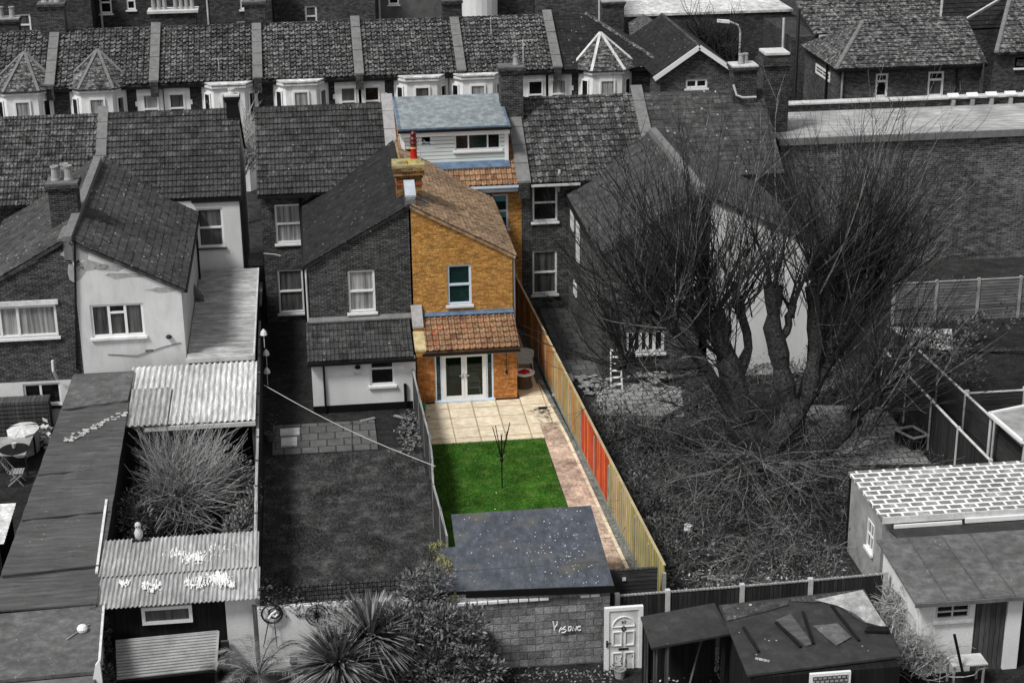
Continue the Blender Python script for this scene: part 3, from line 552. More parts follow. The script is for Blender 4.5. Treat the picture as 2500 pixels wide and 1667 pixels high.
b = MB(); b.wall((-.42, FB, 0), (1, 0, 0), [(0, .3), (3.78, .3), (3.78, 2.1), (0, 2.1)], [(ke[0]+.42, ke[1], ke[2]+.42, ke[3])]); b.poly([(-.42, FB, 0), (-.42, OY, 0), (-.42, OY, 2.7), (-.42, FB, 2.1)]); part(b, 'extension_wall', 'render', B)
part(MB().box(-.4, FB-.012, -.05, 3.34, OY, .298), 'plinth', 'black', B)
window(B, FB, ke, 'top', 'glass', 'upvc', fw_=.07)
roof(B, [(-.55, FB-.2, 2.08), (3.3, FB-.2, 2.08), (3.3, OY, 2.8), (-.55, OY, 2.8)], 'tile_dark', tw=.3, ch=.36, prof='double', name='lean_to_roof')
part(MB().prism([(-.45, OY-.16, 2.86), (3.36, OY-.16, 2.86), (3.36, OY-.002, 2.98), (-.45, OY-.002, 2.98)], (0, 0, .05)), 'flashing', 'coping', B)
part(MB().box(-.55, FB-.3, 1.96, 3.36, FB-.2, 2.04), 'gutter', 'black', B)
pipe(B, [(.02, FB-.06, 1.95), (.02, FB-.06, .05)], 'black', .04); part(MB().box(2.9, FB-.1, .2, 3.0, FB-.02, 1.02), 'boiler_flue', 'black', B)
part(MB().lathe((1.25, FB-.09, 1.72), [(.06, 0), (.1, .03), (.1, .1), (.05, .13)], 12), 'wall_light', 'black', B); part(MB().box(1.1, FB-.02, 1.45, 1.35, FB-.003, 1.56), 'vent_grille', 'conc_l', B)
part(MB().box(2.62, FB-.02, 1.55, 2.95, FB-.003, 1.75), 'vent_grille', 'stone', B)
# ---- white rendered house on the left
Cc = thing('rendered_house', 'cream rendered terraced house left of the dark brick one, with two pot chimney', 'house', (-6, 65, 0), 'near terraced houses')
CYf = 59.0; wC = WR(CYf, 222, 742, 352, 822); wCm = WR(68.8, 482, 508, 546, 604)
CA, CE = -8.5, -4.85
outrigger(Cc, CA, CE, 5.05, CYf, 'render_old', [wC], za=6.95)
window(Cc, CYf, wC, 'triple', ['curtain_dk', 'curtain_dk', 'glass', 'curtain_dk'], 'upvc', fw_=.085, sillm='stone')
out_roof(Cc, CA, CE, 5.05, CYf, 'slate', za=6.98, tw=.32, ch=.3, prof='flat', amp=0, lip=.022, jit=.012)
W_ = 68.8; b = MB(); b.wall((CE, W_, 0), (1, 0, 0), [(0, 0), (1.82, 0), (1.82, 5.6), (0, 5.6)], [(wCm[0]-CE, wCm[1], wCm[2]-CE, wCm[3])]); b.poly([(-3.03, W_, 0), (-3.03, 77, 0), (-3.03, 77, 5.5), (-3.03, RYd, RZ-.1), (-3.03, W_, 5.5)])
b.poly([(CA, W_+.01, 0), (CE, W_+.01, 0), (CE, W_+.01, 5.5), (CA, W_+.01, 5.5)]); part(b, 'wall', 'render', Cc)
window(Cc, W_, wCm, 'sash', ['curtain_dk', 'curtain_dk'], 'upvc', fw_=.085, sillm='conc_d')
main_roof(Cc, -8.45, -2.95, 'tile_dark', prof='double', tw=.33, ch=.33, lip=.06, amp=.04)
part(MB().box(-4.95, EY-.05, EZ-.16, -2.95, EY+.05, EZ-.04), 'gutter', 'black', Cc); gutter(Cc, (CE+.16, CYf, 4.93), (CE+.16, WY, 4.93))
pipe(Cc, [(-2.98, W_-.05, 5.45), (-2.98, W_-.05, .1)], 'black', .06); pipe(Cc, [(CE+.09, 67.5, 4.9), (CE+.09, 67.5, 2.4)], 'black', .05)
parapet(Cc, -8.78, -8.45, 69.2, mz(69.2)-.15, 73.2, RZ+.05, 'coping', .2); 
b = MB(); b.prism([(-8.75, CYf-.03, 6.3), (-8.75, 69.6, 6.3), (-8.75, 69.6, 7.32), (-8.75, CYf-.03, 7.16)], (.3, 0, 0)); p_ = part(b, 'party_parapet', 'coping', Cc)
chimney(Cc, -9.0, 62.2, 6.4, 8.35, 1.0, .9, 'brick_far', ((-.25, 0), (.22, 0), (.05, .3)), 'terracotta', 'conc_d', .55, .15)
pipe(Cc, [(-7.6, CYf-.02, 2.72), (-6.6, CYf-.03, 2.62), (-5.6, CYf-.02, 2.9), (-5.0, CYf-.02, 3.02)], 'conc_d', .012, 'wall_cable'); part(MB().lathe(YP(412, 822, CYf-.08), [(.08, -.06), (.12, 0), (.06, .06)], 10), 'wall_light', 'black', Cc)
part(MB().box(*(lambda r: (r[0], CYf-.02, r[1], r[2], CYf-.002, r[3]))(WR(CYf, 355, 853, 374, 858))), 'vent_grille', 'conc_d', Cc)
q = YP(575, 275, RYd); chimney(Cc, q.x-.1, RYd-.35, 7.6, RZ+.75, .5, .5, 'black', ((0, 0),), 'conc_l', 'conc_l', .25, .14)
rp_ = random.Random(3)
for (px, py, w1, h1) in ((190, 622, 40, 26), (225, 650, 46, 16), (185, 665, 22, 30), (300, 672, 60, 10), (262, 655, 40, 12), (395, 708, 40, 8)):
    pts = [YP(px+w1*math.cos(t)*rp_.uniform(.5, 1.1), py+h1*math.sin(t)*rp_.uniform(.5, 1.1)+(px-190)*.0, CYf-.004) for t in [i*.628 for i in range(10)]]
    part(MB().prism(pts, (0, .003, 0)), 'worn_render', 'render_worn', Cc)
# satellite receiver box on side wall
sb = part(MB().bar(YP(470, 700, 65), YP(505, 745, 65), .5, .12), 'hopper_hood', 'conc_d', Cc)
# ---- far left brick house
Dd = thing('brick_house', 'dark brick terraced house with painted white ground floor at the left edge', 'house', (-11.5, 65, 0), 'near terraced houses')
wD = WR(CYf, -60, 748, 140, 825); wD2 = WR(CYf, 58, 935, 150, 990)
b = MB(); b.wall((-12.3, CYf, 0), (1, 0, 0), [(0, 1.86), (3.8, 1.86), (3.8, 6.85), (0, 5.05)], [(wD[0]+12.3, wD[1], wD[2]+12.3, wD[3])]); part(b, 'wall', 'brick_dark', Dd)
b = MB(); b.wall((-12.3, CYf-.02, 0), (1, 0, 0), [(0, -.1), (3.35, -.1), (3.35, 1.84), (0, 1.84)], [(wD2[0]+12.3, wD2[1], wD2[2]+12.3, wD2[3])]); part(b, 'ground_floor_wall', 'render', Dd)
window(Dd, CYf, wD, 'mull', ['curtain', 'curtain', 'curtain'], 'upvc', mull=(.3, .52), fw_=.09, sillm='upvc'); window(Dd, CYf-.02, wD2, 'mull', 'glass', 'upvc', mull=(.46,), fw_=.08, sillm='black')
part(MB().box(wD[0]-.1, CYf-.06, wD[3]+.02, wD[2]+.1, CYf-.004, wD[3]+.2), 'lintel', 'paint_old', Dd)
out_roof(Dd, -8.78, -12.3, 5.05, CYf, 'slate', za=6.98, tw=.32, ch=.3, prof='flat', amp=0, lip=.022, jit=.012)
main_roof(Dd, -14.3, -8.75, 'tile_mid', tw=.3, ch=.34, prof='double', lip=.06, amp=.045)
b = MB().poly([(-14.3, WY, 0), (-8.75, WY, 0), (-8.75, WY, 5.7), (-14.3, WY, 5.7)]); part(b, 'rear_wall', 'brick_dark', Dd)
ridge(Dd, (-8.8, CYf-.05, 6.98), (-8.8, 60.6, 6.98), 'coping', .17)
pipe(Dd, [YP(182, 585, CYf-.06), YP(188, 900, CYf-.06)], 'black', .04)
pipe(Dd, [YP(128, 880, 58.5), YP(130, 905, 58.5), YP(140, 925, 58.8)], 'upvc', .05, 'soil_vent')
# ---- right neighbour (E) and end house (G)
E_ = thing('brick_house', 'grey brick terraced house right of the coloured one, behind the bare tree', 'house', (11.5, 65, 0), 'near terraced houses')
e1 = WR(WY, 1300, 449, 1361, 541); e2 = WR(WY, 1300, 612, 1360, 718); EO = 60.8; e3 = WR(EO, 1638, 664, 1700, 728); e4 = WR(EO, 1528, 806, 1622, 862)
outrigger(E_, 14.35, 10.6, 5.1, EO, 'brick_mid', [e3, e4]); main_walls(E_, 8.62, 14.2, 'brick_mid', [e1, e2])
window(E_, WY, e1, 'sash', 'glass', 'upvc', fw_=.08, sillm='stone'); window(E_, WY, e2, 'sash', 'curtain_dk', 'upvc', fw_=.08, sillm='stone')
window(E_, EO, e3, 'grid', 'glass', 'upvc', fw_=.1); window(E_, EO, e4, 'mull', 'glass', 'paint_old', mull=(.2, .38, .56, .74), fw_=.11)
out_roof(E_, 14.35, 10.6, 5.1, EO, 'slate', tw=.3, ch=.28, prof='flat', amp=0, lip=.02)
main_roof(E_, 8.88, 14.0, 'tile_mid', tw=.25, ch=.32, amp=.05, lip=.06, jit=.012)
gutter(E_, (8.95, EY-.03, EZ-.05), (11., EY-.03, EZ-.05), 'conc_l'); pipe(E_, [YP(1366, 415, WY-.1), YP(1364, 468, WY-.1)], 'conc_l', .06)
gutter(E_, (10.42, EO, 4.95), (10.42, WY, 4.95))
for px, y0_, y1_ in ((1398, 505, 560), (1412, 545, 640), (1405, 690, 720)): 
    a, c = XP(px, y0_, 10.57), XP(px, y1_, 10.57); part(MB().box(10.52, a.y-.35, c.z, 10.58, a.y+.35, a.z), 'side_window', 'upvc', E_)
parapet(E_, 13.95, 14.35, 69.9, mz(69.9), 73.2, RZ+.1, 'coping', .2)
b = MB(); b.prism([(14.2, 61, 6.6), (14.2, 70.4, 6.6), (14.2, 70.4, 7.4), (14.2, 61, 7.4)], (.3, 0, 0)); part(b, 'party_parapet', 'coping', E_)
G_ = thing('rendered_house', 'end of terrace house with tall white rendered gable behind the bare tree', 'house', (16.6, 65, 0), 'near terraced houses')
GO = 60.3; g1 = WR(GO, 1868, 612, 1895, 640)
outrigger(G_, 14.55, 18.5, 5.2, GO, 'render', [g1]); window(G_, GO, g1, 'top', 'glass', 'upvc')
out_roof(G_, 14.5, 18.5, 5.2, GO, 'slate', tw=.3, ch=.28, prof='flat', amp=0, lip=.02)
main_walls(G_, 14.3, 19.6, 'brick_mid'); main_roof(G_, 14.3, 19.7, 'slate', tw=.3, ch=.28, prof='flat', amp=0, lip=.02)
gutter(G_, (18.7, GO, 5.0), (18.7, WY, 5.0), 'black'); pipe(G_, [(18.56, GO+.1, 5), (18.56, GO+.1, 0)], 'black')
chimney(G_, 18.75, 72.6, 6.9, 9.55, 1.0, .9, 'brick_far', ((-.1, 0), (.12, .1)), 'terracotta', 'conc_l')
pipe(G_, [(18.2, 72.0, 8.75), (18.35, 71.95, 8.3), (18.6, 71.9, 8.2), (19.2, 71.9, 8.2)], 'conc_l', .05, 'flashing_trim')
# ================================================================ right background: flat roofed block, big gabled building
H_ = thing('flat_roofed_building', 'long dark brick building with pale flat roof behind the bare tree', 'building', (28, 73, 0))
z = 6.0; f0, f1 = 20.7, 38
b = MB(); b.box(f0, 73.0, -.1, f1, 78.1, z-.12); part(b, 'wall', 'brick_big', H_)
part(MB().box(f0-.1, 72.9, z-.118, f1, 78.1, z), 'flat_roof', 'flat_gr', H_)
part(MB().box(f0-.12, 72.82, z-.25, f1, 72.9, z+.06), 'roof_edge', 'coping', H_)
b = MB(); pz_ = YP(2150, 247, 78.3)[2]; b.box(f0-.3, 78.2, 3, f1, 78.6, pz_); part(b, 'rear_parapet', 'brick_dark', H_); part(MB().box(f0-.4, 78.1, pz_+.002, f1, 78.7, pz_+.08), 'coping', 'conc_l', H_)
for k in range(9): 
    x = 30.2+k*.95; part(MB().prism([(x, 78.0, pz_+.085), (x+.55, 78.0, pz_+.085), (x+.7, 78.6, pz_+.12), (x+.15, 78.6, pz_+.12)], (0, 0, .06)), 'coping_slab', 'stone', H_); part(MB().box(x+.2, 77.95, 6.0, x+.35, 78.18, pz_-.03), 'pilaster', 'conc', H_)
pier = thing('chimney_stack', 'very tall dark brick chimney stack with pale flat cap behind the bare tree', 'chimney', (21.3, 74.6, 0))
a = YP(1880, 130, 74.3); c = YP(1912, 130, 74.3)
part(MB().box(a.x-.25, 74.3, -.1, c.x+.35, 75.4, a.z-.1).box(a.x-.35, 74.2, a.z-.6, c.x+.45, 75.5, a.z-.35), 'stack', 'brick_far', pier); part(MB().box(a.x-.2, 74.25, a.z-.1, c.x+.3, 75.45, a.z), 'cap_slab', 'conc_l', pier)
# hospital-like building
Hb = thing('brick_building', 'large dark brick building with hipped tiled roofs at the top right', 'building', (34, 95, 0))
hy = 92.2; ez = 5.0; xl, xr = 29.3, 37.4
h1 = WR(hy, 2137, 180, 2168, 238); h2 = WR(hy, 2265, 175, 2304, 236)
b = MB(); b.wall((xl, hy, 0), (1, 0, 0), [(0, 0), (xr-xl, 0), (xr-xl, ez), (0, ez)], [(r[0]-xl, r[1], r[2]-xl, r[3]) for r in (h1, h2)])
s1 = XP(1993, 155, xl), XP(2026, 202, xl); srect = (min(s1[0].y, s1[1].y), s1[1].z, max(s1[0].y, s1[1].y), s1[0].z)
b.poly([(xl, hy, 0), (xl, 99, 0), (xl, 99, ez), (xl, hy, ez)]); part(b, 'wall', 'brick_mid', Hb)
window(Hb, hy, h1, 'top', 'glass', 'upvc', fw_=.12, sillm='stone'); window(Hb, hy, h2, 'top', ['curtain_dk', 'glass'], 'upvc', fw_=.12, sillm='stone')
window(Hb, xl-.09, srect if srect[2]-srect[0] < 3 else (94.5, 3.4, 96.2, 4.6), 'grid', 'glass', 'upvc', ax='x', fw_=.12, sill=False)
rz = 6.9; ry = 95.6
roof(Hb, [(xl-.3, hy-.3, ez), (xr+.3, hy-.3, ez), (xr+.3, ry, rz), (xl+2.3, ry, rz)], 'tile_far', tw=.3, ch=.36, prof='flat', amp=0, lip=.05)
roof(Hb, [(xl-.3, hy-.3, ez), (xl+2.3, ry, rz), (xl-.3, ry+3.4, ez)], 'tile_far', tw=.3, ch=.36, prof='flat', amp=0, lip=.05)
ridge(Hb, (xl-.3, hy-.3, ez+.05), (xl+2.3, ry, rz+.05), 'coping', .14); ridge(Hb, (xl+2.3, ry, rz+.05), (xr+.3, ry, rz+.05), 'tile_far', .14)
part(MB().box(xl-.35, hy-.42, ez-.12, xr+.3, hy-.3, ez), 'gutter', 'black', Hb)
pipe(Hb, [YP(2338, 163, hy-.1), YP(2332, 240, hy-.1)], 'black', .06); pipe(Hb, [(xl+.15, hy-.12, 4.9), (xl+.15, hy-.12, 0)], 'conc', .06); pipe(Hb, [(xl-.1, 94.2, 4.9), (xl-.1, 94.2, 0)], 'black', .07)
b = MB(); b.poly([(xr, 91.6, 0), (52, 91.6, 0), (52, 91.6, 5.6), (xr+.6, 91.6, 5.6)]); b.poly([(xr, 91.6, 0), (xr, 99, 0), (xr, 99, 5.5), (xr, 91.6, 5.5)]); part(b, 'wing_wall', 'brick_dark', Hb)
roof(Hb, [(xr+.5, 91.3, 5.7), (52, 91.3, 5.7), (52, 97, 9.4), (xr+3.7, 97, 9.4)], 'tile_far', tw=.3, ch=.36, prof='flat', amp=0, lip=.05, name='wing_roof'); ridge(Hb, (xr+.5, 91.3, 5.75), (xr+3.7, 97, 9.45), 'coping', .14)
hw = WR(91.6, 2478, 140, 2560, 165); window(Hb, 91.55, hw, 'mull', 'glass', 'upvc', mull=(.5,), fw_=.1)
# tall rear block
uy = 103; q0 = YP(1990, 85, uy); q1 = YP(2295, 72, uy)
b = MB(); b.box(q0.x-1.4, uy+.2, 0, q1.x+12, 112, q0.z-.15); part(b, 'rear_block', 'brick_far', Hb)
roof(Hb, [(q0.x, uy, q0.z), (q1.x, uy, q0.z), (q1.x+2.3, uy+6, q0.z+4.2), (q0.x-1.8, uy+6, q0.z+4.2)], 'tile_far', tw=.3, ch=.36, prof='flat', amp=0, lip=.05, name='rear_roof')
roof(Hb, [(q1.x, uy, q0.z), (q1.x+12, uy+1, q0.z-.1), (q1.x+12, uy+6, q0.z+4.2), (q1.x+2.3, uy+6, q0.z+4.2)], 'slate_dark', tw=.3, ch=.36, prof='flat', amp=0, lip=.04, name='rear_roof')
ridge(Hb, (q1.x, uy, q0.z+.05), (q1.x+2.3, uy+6, q0.z+4.25), 'coping_lt', .12)
part(MB().bar(YP(2318, 72, 100), YP(2440, 0, 104), .14), 'verge_board', 'conc_l', Hb)
part(MB().bar(YP(2000, 90, uy-.2), YP(2085, 87, uy-.2), .16), 'gutter', 'conc_l', Hb)
for px in (1950,): pipe(Hb, [YP(1951, 25, 101), YP(1940, 240, 99)], 'black', .1)
pipe(Hb, [YP(1914, 45, 104), YP(1911, 125, 104)], 'conc_l', .08)
# wall block behind tree, gabled house
K_ = thing('brick_building', 'windowless dark brick block with pale flat roof behind the street lamp', 'building', (26, 112, 0))
kz = YP(1700, 32, 110).z; part(MB().box(20.2, 110, 0, 31.5, 120, kz-.1), 'wall', 'brick_far', K_); part(MB().box(17.5, 109.9, kz-.098, 31.6, 124, kz+.05), 'flat_roof', 'metal_lt', K_)
part(MB().box(14.2, 109, 0, 20.1, 116, kz-.6), 'side_block', 'brick_mid', K_); part(MB().box(14.1, 108.9, kz-.598, 20.19, 116, kz-.5), 'side_roof', 'metal', K_)
L_ = thing('gabled_house', 'dark brick gabled house with white bargeboards and slate roof', 'house', (20.3, 90, 0))
gy = 88.0; ga = YP(1705, 113, gy); gl = YP(1608, 182, gy); gr = YP(1795, 170, gy); gz = (gl.z+gr.z)/2
gw = WR(gy, 1674, 194, 1727, 216)
b = MB(); b.wall((gl.x+.1, gy, 0), (1, 0, 0), [(0, 0), (gr.x-gl.x-.2, 0), (gr.x-gl.x-.2, gz), (ga.x-gl.x-.1, ga.z-.05), (0, gz)], [(gw[0]-gl.x-.1, gw[1], gw[2]-gl.x-.1, gw[3])])
b.poly([(gl.x+.1, gy, 0), (gl.x+.1, 97, 0), (gl.x+.1, 97, gz), (gl.x+.1, gy, gz)]); part(b, 'wall', 'brick_mid', L_)
window(L_, gy, gw, 'mull', 'glass', 'upvc', mull=(.5,), fw_=.1)
roof(L_, [(gl.x-.25, gy-.25, gz-.2), (ga.x, gy-.25, ga.z+.02), (ga.x, 97.5, ga.z+.02), (gl.x-.25, 97.5, gz-.2)], 'slate_dark', tw=.3, ch=.5, prof='flat', amp=0, lip=.03)
roof(L_, [(gr.x+.25, gy-.25, gz-.2), (ga.x, gy-.25, ga.z+.02), (ga.x, 97.5, ga.z+.02), (gr.x+.25, 97.5, gz-.2)], 'slate_dark', tw=.3, ch=.5, prof='flat', amp=0, lip=.03)
b = MB(); b.bar((gl.x-.3, gy-.3, gz-.25), (ga.x, gy-.3, ga.z+.0), .06, .24); part(b, 'bargeboard', 'upvc', L_); part(MB().bar((gr.x+.3, gy-.3, gz-.25), (ga.x, gy-.3, ga.z), .06, .24), 'bargeboard', 'upvc', L_)
ridge(L_, (ga.x, gy-.2, ga.z+.05), (ga.x, 97.5, ga.z+.05), 'slate', .1)
b = MB().box(13.6, 97.8, 0, 18.2, 103, 5.); an = part(b, 'annexe', 'brick_far', L_)
roof(L_, [YP(1540, 112, 98), YP(1618, 66, 98), YP(1572, 36, 103), YP(1537, 62, 103)], 'tile_mid', tw=.3, ch=.35, prof='flat', amp=0, name='annexe_roof')
# ================================================================ FAR TERRACE
FEY, FEZ, FRY, FRZ, FW = 90.5, 5.8, 94.6, 8.0, 90.8
px_ = [-18.6, -13.25, -7.95, -2.6, 2.7, 8.1, 13.25, 18.9]
def flatwin(h, x0, z0, x1, z1, y, quoin=True, glass='curtain_dk', st='sash'):
    b = MB(); q = .28
    b.box(x0-q, y-.05, z0-.1, x0-.0, y-.004, z1+.25); b.box(x1, y-.05, z0-.1, x1+q, y-.004, z1+.25); b.box(x0, y-.05, z1, x1, y-.004, z1+.28)
    for k in range(5):
        zz = z0+k*(z1-z0)/5
        if k % 2: b.box(x0-q-.1, y-.045, zz, x0-q, y-.006, zz+.25); b.box(x1+q, y-.045, zz, x1+q+.1, y-.006, zz+.25)
    part(b, 'window_surround', 'stone', h); window(h, y-.1, (x0, z0, x1, z1), st, glass, 'upvc', fw_=.09, sill=False, rec=.06)
def bay(h, cx, hip, y=FW, z1=5.6, glass='curtain'):
    wd_, dp = 1.45, .75; pts = [(cx-wd_, y), (cx-wd_*.55, y-dp), (cx+wd_*.55, y-dp), (cx+wd_, y)]
    b = MB(); b.prism([(x, yy, 0) for x, yy in pts], (0, 0, z1)); bo = part(b, 'bay', 'stone', h)
    f = MB(); f.prism([(cx-wd_-.1, y-.02, z1+.002), (cx-wd_*.55-.08, y-dp-.12, z1+.002), (cx+wd_*.55+.08, y-dp-.12, z1+.002), (cx+wd_+.1, y-.02, z1+.002)], (0, 0, .11)); part(f, 'cornice', 'paint_old', bo)
    for (z0_, z1_) in ((3.6, 5.32),):
        window(bo, y-dp-.07, (cx-.42, z0_, cx+.42, z1_), 'sash', glass, 'upvc', fw_=.09, sill=False, rec=.05)
        for s in (-1, 1):
            a, c = V((cx+s*wd_*.55, y-dp, 0)), V((cx+s*wd_, y, 0)); dd = c-a; n_ = V((s*dp, -(wd_*.45), 0)).normalized()*.03
            p, q = a+dd*.25+n_, a+dd*.75+n_; 
            fm = MB().prism([p+UP*z0_, q+UP*z0_, q+UP*z1_, p+UP*z1_], n_); wo = part(fm, 'window', 'upvc', bo)
            p, q = a+dd*.33+n_*2.05, a+dd*.67+n_*2.05; part(MB().prism([p+UP*(z0_+.1), q+UP*(z0_+.1), q+UP*(z1_-.1), p+UP*(z1_-.1)], n_*.1), 'pane', 'glass', wo)
    if hip:
        ap = V((cx, y+1.6, z1+1.75)); base = [V((cx-wd_-.45, y+.05, z1+.17)), V((cx-wd_*.55-.1, y-dp-.2, z1+.17)), V((cx+wd_*.55+.1, y-dp-.2, z1+.17)), V((cx+wd_+.45, y+.05, z1+.17))]
        for k in range(3): roof(bo, [base[k], base[k+1], ap], 'tile_far', tw=.25, ch=.3, prof='flat', amp=0, name='bay_roof', slab=False)
        for k in range(4): part(MB().bar(base[k]+UP*.05, ap+UP*.05, .15, .1), 'hip_tiles', 'coping' if hip == 1 else 'conc_l', bo)
    else: part(MB().prism([(cx-wd_-.15, y+.3, z1+.18), (cx-wd_*.55-.1, y-dp-.16, z1+.164), (cx+wd_*.55+.1, y-dp-.16, z1+.164), (cx+wd_+.15, y+.3, z1+.18)], (0, 0, .08)), 'bay_roof', 'metal_lt', bo)
fl = ['dark tiled house with hipped bay roof, leftmost in the terrace across the street', 'house across the street with hipped bay roof, second from the left', 'house opposite with wavy window surrounds behind the pale twiggy tree',
      'house across the street with flat topped white bay right of the pale twiggy tree', 'house opposite with flat topped white bay, directly behind the blue grey dormer roof', 'house opposite half hidden by the nearer stack with the tall aerial', 'end house opposite with smooth dark hipped roof and white ribbed bay roof']
for i in range(7):
    x0, x1 = px_[i], px_[i+1]
    h = thing('terraced_house', fl[i], 'house', ((x0+x1)/2, 93, 0), 'terraced houses across the street')
    b = MB(); b.poly([(x0, FW, 0), (x1, FW, 0), (x1, FW, 5.9), (x0, FW, 5.9)])
    if i == 6: b.poly([(x1, FW, 0), (x1, 98, 0), (x1, 98, 5.8), (x1, FW, 5.8)])
    part(b, 'wall', 'brick_far', h)
    mt = 'slate_dark' if i == 6 else 'tile_far'
    if i < 6:
        roof(h, [(x0+.1, FEY, FEZ), (x1-.1, FEY, FEZ), (x1-.1, FRY, FRZ), (x0+.1, FRY, FRZ)], mt, tw=.3, ch=.33, amp=.085, lip=.075, jit=.02)
        part(MB().poly([(x0+.1, FRY, FRZ-.02), (x1-.1, FRY, FRZ-.02), (x1-.1, 98.7, 5.8), (x0+.1, 98.7, 5.8)]), 'rear_roof', mt, h); ridge(h, (x0+.1, FRY, FRZ+.05), (x1-.1, FRY, FRZ+.05), mt)
    else:
        roof(h, [(x0+.1, FEY, FEZ), (x1+.2, FEY, FEZ), (x0+2.2, FRY, FRZ), (x0+.1, FRY, FRZ)], mt, tw=.3, ch=.25, prof='flat', amp=0, lip=.012)
        part(MB().poly([(x0+2.2, FRY, FRZ), (x1+.2, FEY, FEZ), (x1+.2, 98.7, FEZ)]), 'hip_slope', mt, h); ridge(h, (x0+2.2, FRY, FRZ+.05), (x1+.2, FEY, FEZ+.05), 'tile_far', .15)
    parapet(h, x0-.2, x0+.2, FEY-.15, FEZ-.1, FRY+.1, FRZ, 'coping', .28)
    part(MB().box(x0+.1, FEY-.1, FEZ-.18, x1, FEY-.0, FEZ-.06), 'gutter', 'black', h)
Cf = [o for o in bpy.data.objects if o.get('group') == 'terraced houses across the street']
def fx(px): return YP(px, 230, FW-.4).x
bay(Cf[0], fx(55), 1); bay(Cf[1], fx(237), 1); bay(Cf[2], fx(560), 0); bay(Cf[3], fx(735), 0); bay(Cf[4], fx(1030), 0, glass='curtain_dk'); bay(Cf[5], fx(1165), 0); bay(Cf[6], fx(1480), 2)
for hi, px, gl in ((1, 367, 'curtain'), (2, 431, 'curtain_dk'), (3, 850, 'curtain_dk'), (4, 908, 'glass'), (5, 1307, 'glass'), (6, 1364, 'curtain')):
    c = YP(px, 235, FW).x; flatwin(Cf[hi], c-.42, 3.7, c+.42, 5.28, FW, glass=gl)
pipe(Cf[4], [(8.0, FW-.1, 5.7), (8.0, FW-.1, 2)], 'conc_l', .06)
chimney(Cf[0], -13.3, 94.6, 6.6, 9.6, 1.3, .9, 'brick_far', ((-.35, 0), (-.05, .1), (.3, 0)), 'terracotta', ph=.6, pr=.17)
chimney(Cf[2], -2.65, 94.8, 6.6, 9.35, 1.1, .9, 'brick_far', ((-.25, 0), (.2, 0)), 'terracotta', ph=.75, pr=.16)
chimney(Cf[4], 8.0, 94.8, 6.6, 9.1, 1.0, .9, 'brick_far', ((-.1, .1),), 'conc_d', ph=.25, pr=.25)
# ================================================================ BACK ROW beyond the far terrace
bl = ['rear of a dark brick house at the top left corner with two white sash windows', 'rear of a dark brick house behind the long row of pots, top left', 'dark rear wing with small white windows right of the row of pots', 'rear of a dark brick house at the top with a wide white window', 'grey rendered rear wall at the top with a drainpipe on each side', 'white rendered rear wing with rounded corner at the top middle', 'dark brick house at the top behind the hipped end house']
xb = [-22, -12.6, -5.6, -1.9, 4.4, 10.0, 14.2, 18.6]
mats = ['brick_far', 'brick_far', 'brick_far', 'brick_mid', 'conc_d', 'brick_far', 'brick_mid']
wins = [[(44, 35, 76, 88), (101, 32, 132, 86)], [(242, -20, 272, 34), (308, -20, 330, 25)], [(585, -20, 612, 24), (578, 52, 606, 70)], [(745, 15, 774, 66), (815, -20, 920, 12)], [(948, -20, 974, 12)], [(1121, 8, 1146, 54)], [(1212, -20, 1240, 4), (1255, -20, 1285, 4)]]
for i in range(7):
    y = [106, 108, 104.5, 108, 110, 107, 107][i]
    h = thing('terraced_house', bl[i], 'house', ((xb[i]+xb[i+1])/2, y+3, 0), 'back row beyond the far terrace')
    rs = [WR(y, *r) for r in wins[i]]; x0, x1 = xb[i]+.02, xb[i+1]-.02
    rs = [r for r in rs if r[0] > x0+.1 and r[2] < x1-.1]
    b = MB(); b.wall((x0, y, 0), (1, 0, 0), [(0, 0), (x1-x0, 0), (x1-x0, 8.8), (0, 8.8)], [(r[0]-x0, r[1], r[2]-x0, r[3]) for r in rs])
    for x in (x0, x1): b.poly([(x, y, 0), (x, y+6, 0), (x, y+6, 8.8), (x, y, 8.8)])
    part(b, 'wall', mats[i], h)
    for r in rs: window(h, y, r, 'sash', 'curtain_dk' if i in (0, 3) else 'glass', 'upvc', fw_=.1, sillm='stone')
    part(MB().prism([(x0, y-.3, 8.85), (x1, y-.3, 8.85), (x1, y+6, 11), (x0, y+6, 11)], (0, 0, .1)), 'roof', 'slate_dark', h)
    if i in (1, 4): 
        for x in (x0+.3, x1-.25): pipe(h, [(x, y-.1, 8.7), (x, y-.1, 0)], 'conc_l', .07)
    if i == 5: part(MB().tube2(V((YP(1172, 20, 106).x, 106.2, 3.8)), [(.0, 0), (.95, .25), (1.1, .9), (1.1, 5)], 20), 'rounded_wing', 'render', h)
    if i == 6: part(MB().box(x0+.2, y-.5, 4.5, x0+2.9, y-.01, 5.6), 'roof_parapet', 'coping', h)
a = YP(365, 75, 101.5); c = YP(485, 75, 101.5)
h = thing('chimney_stack', 'wide sooty brick stack carrying a row of eight pale pots', 'chimney', ((a.x+c.x)/2, 102, 0))
part(MB().box(a.x+.1, 101.5, 0, c.x-.1, 102.6, YP(400, 34, 101.5).z), 'stack', 'brick_far', h)
zt = YP(400, 33, 101.5).z; part(MB().box(a.x-.05, 101.35, zt, c.x+.05, 102.7, zt+.14), 'chimney_cap', 'conc_l', h)
for k in range(8):
    if k in (3,): continue
    part(MB().lathe((a.x+.3+k*(c.x-a.x-.6)/7, 102, zt+.14), [(.17, 0), (.13, .1), (.12, .55), (.15, .6), (.1, .6)], 10), 'chimney_pot', 'terracotta', h)
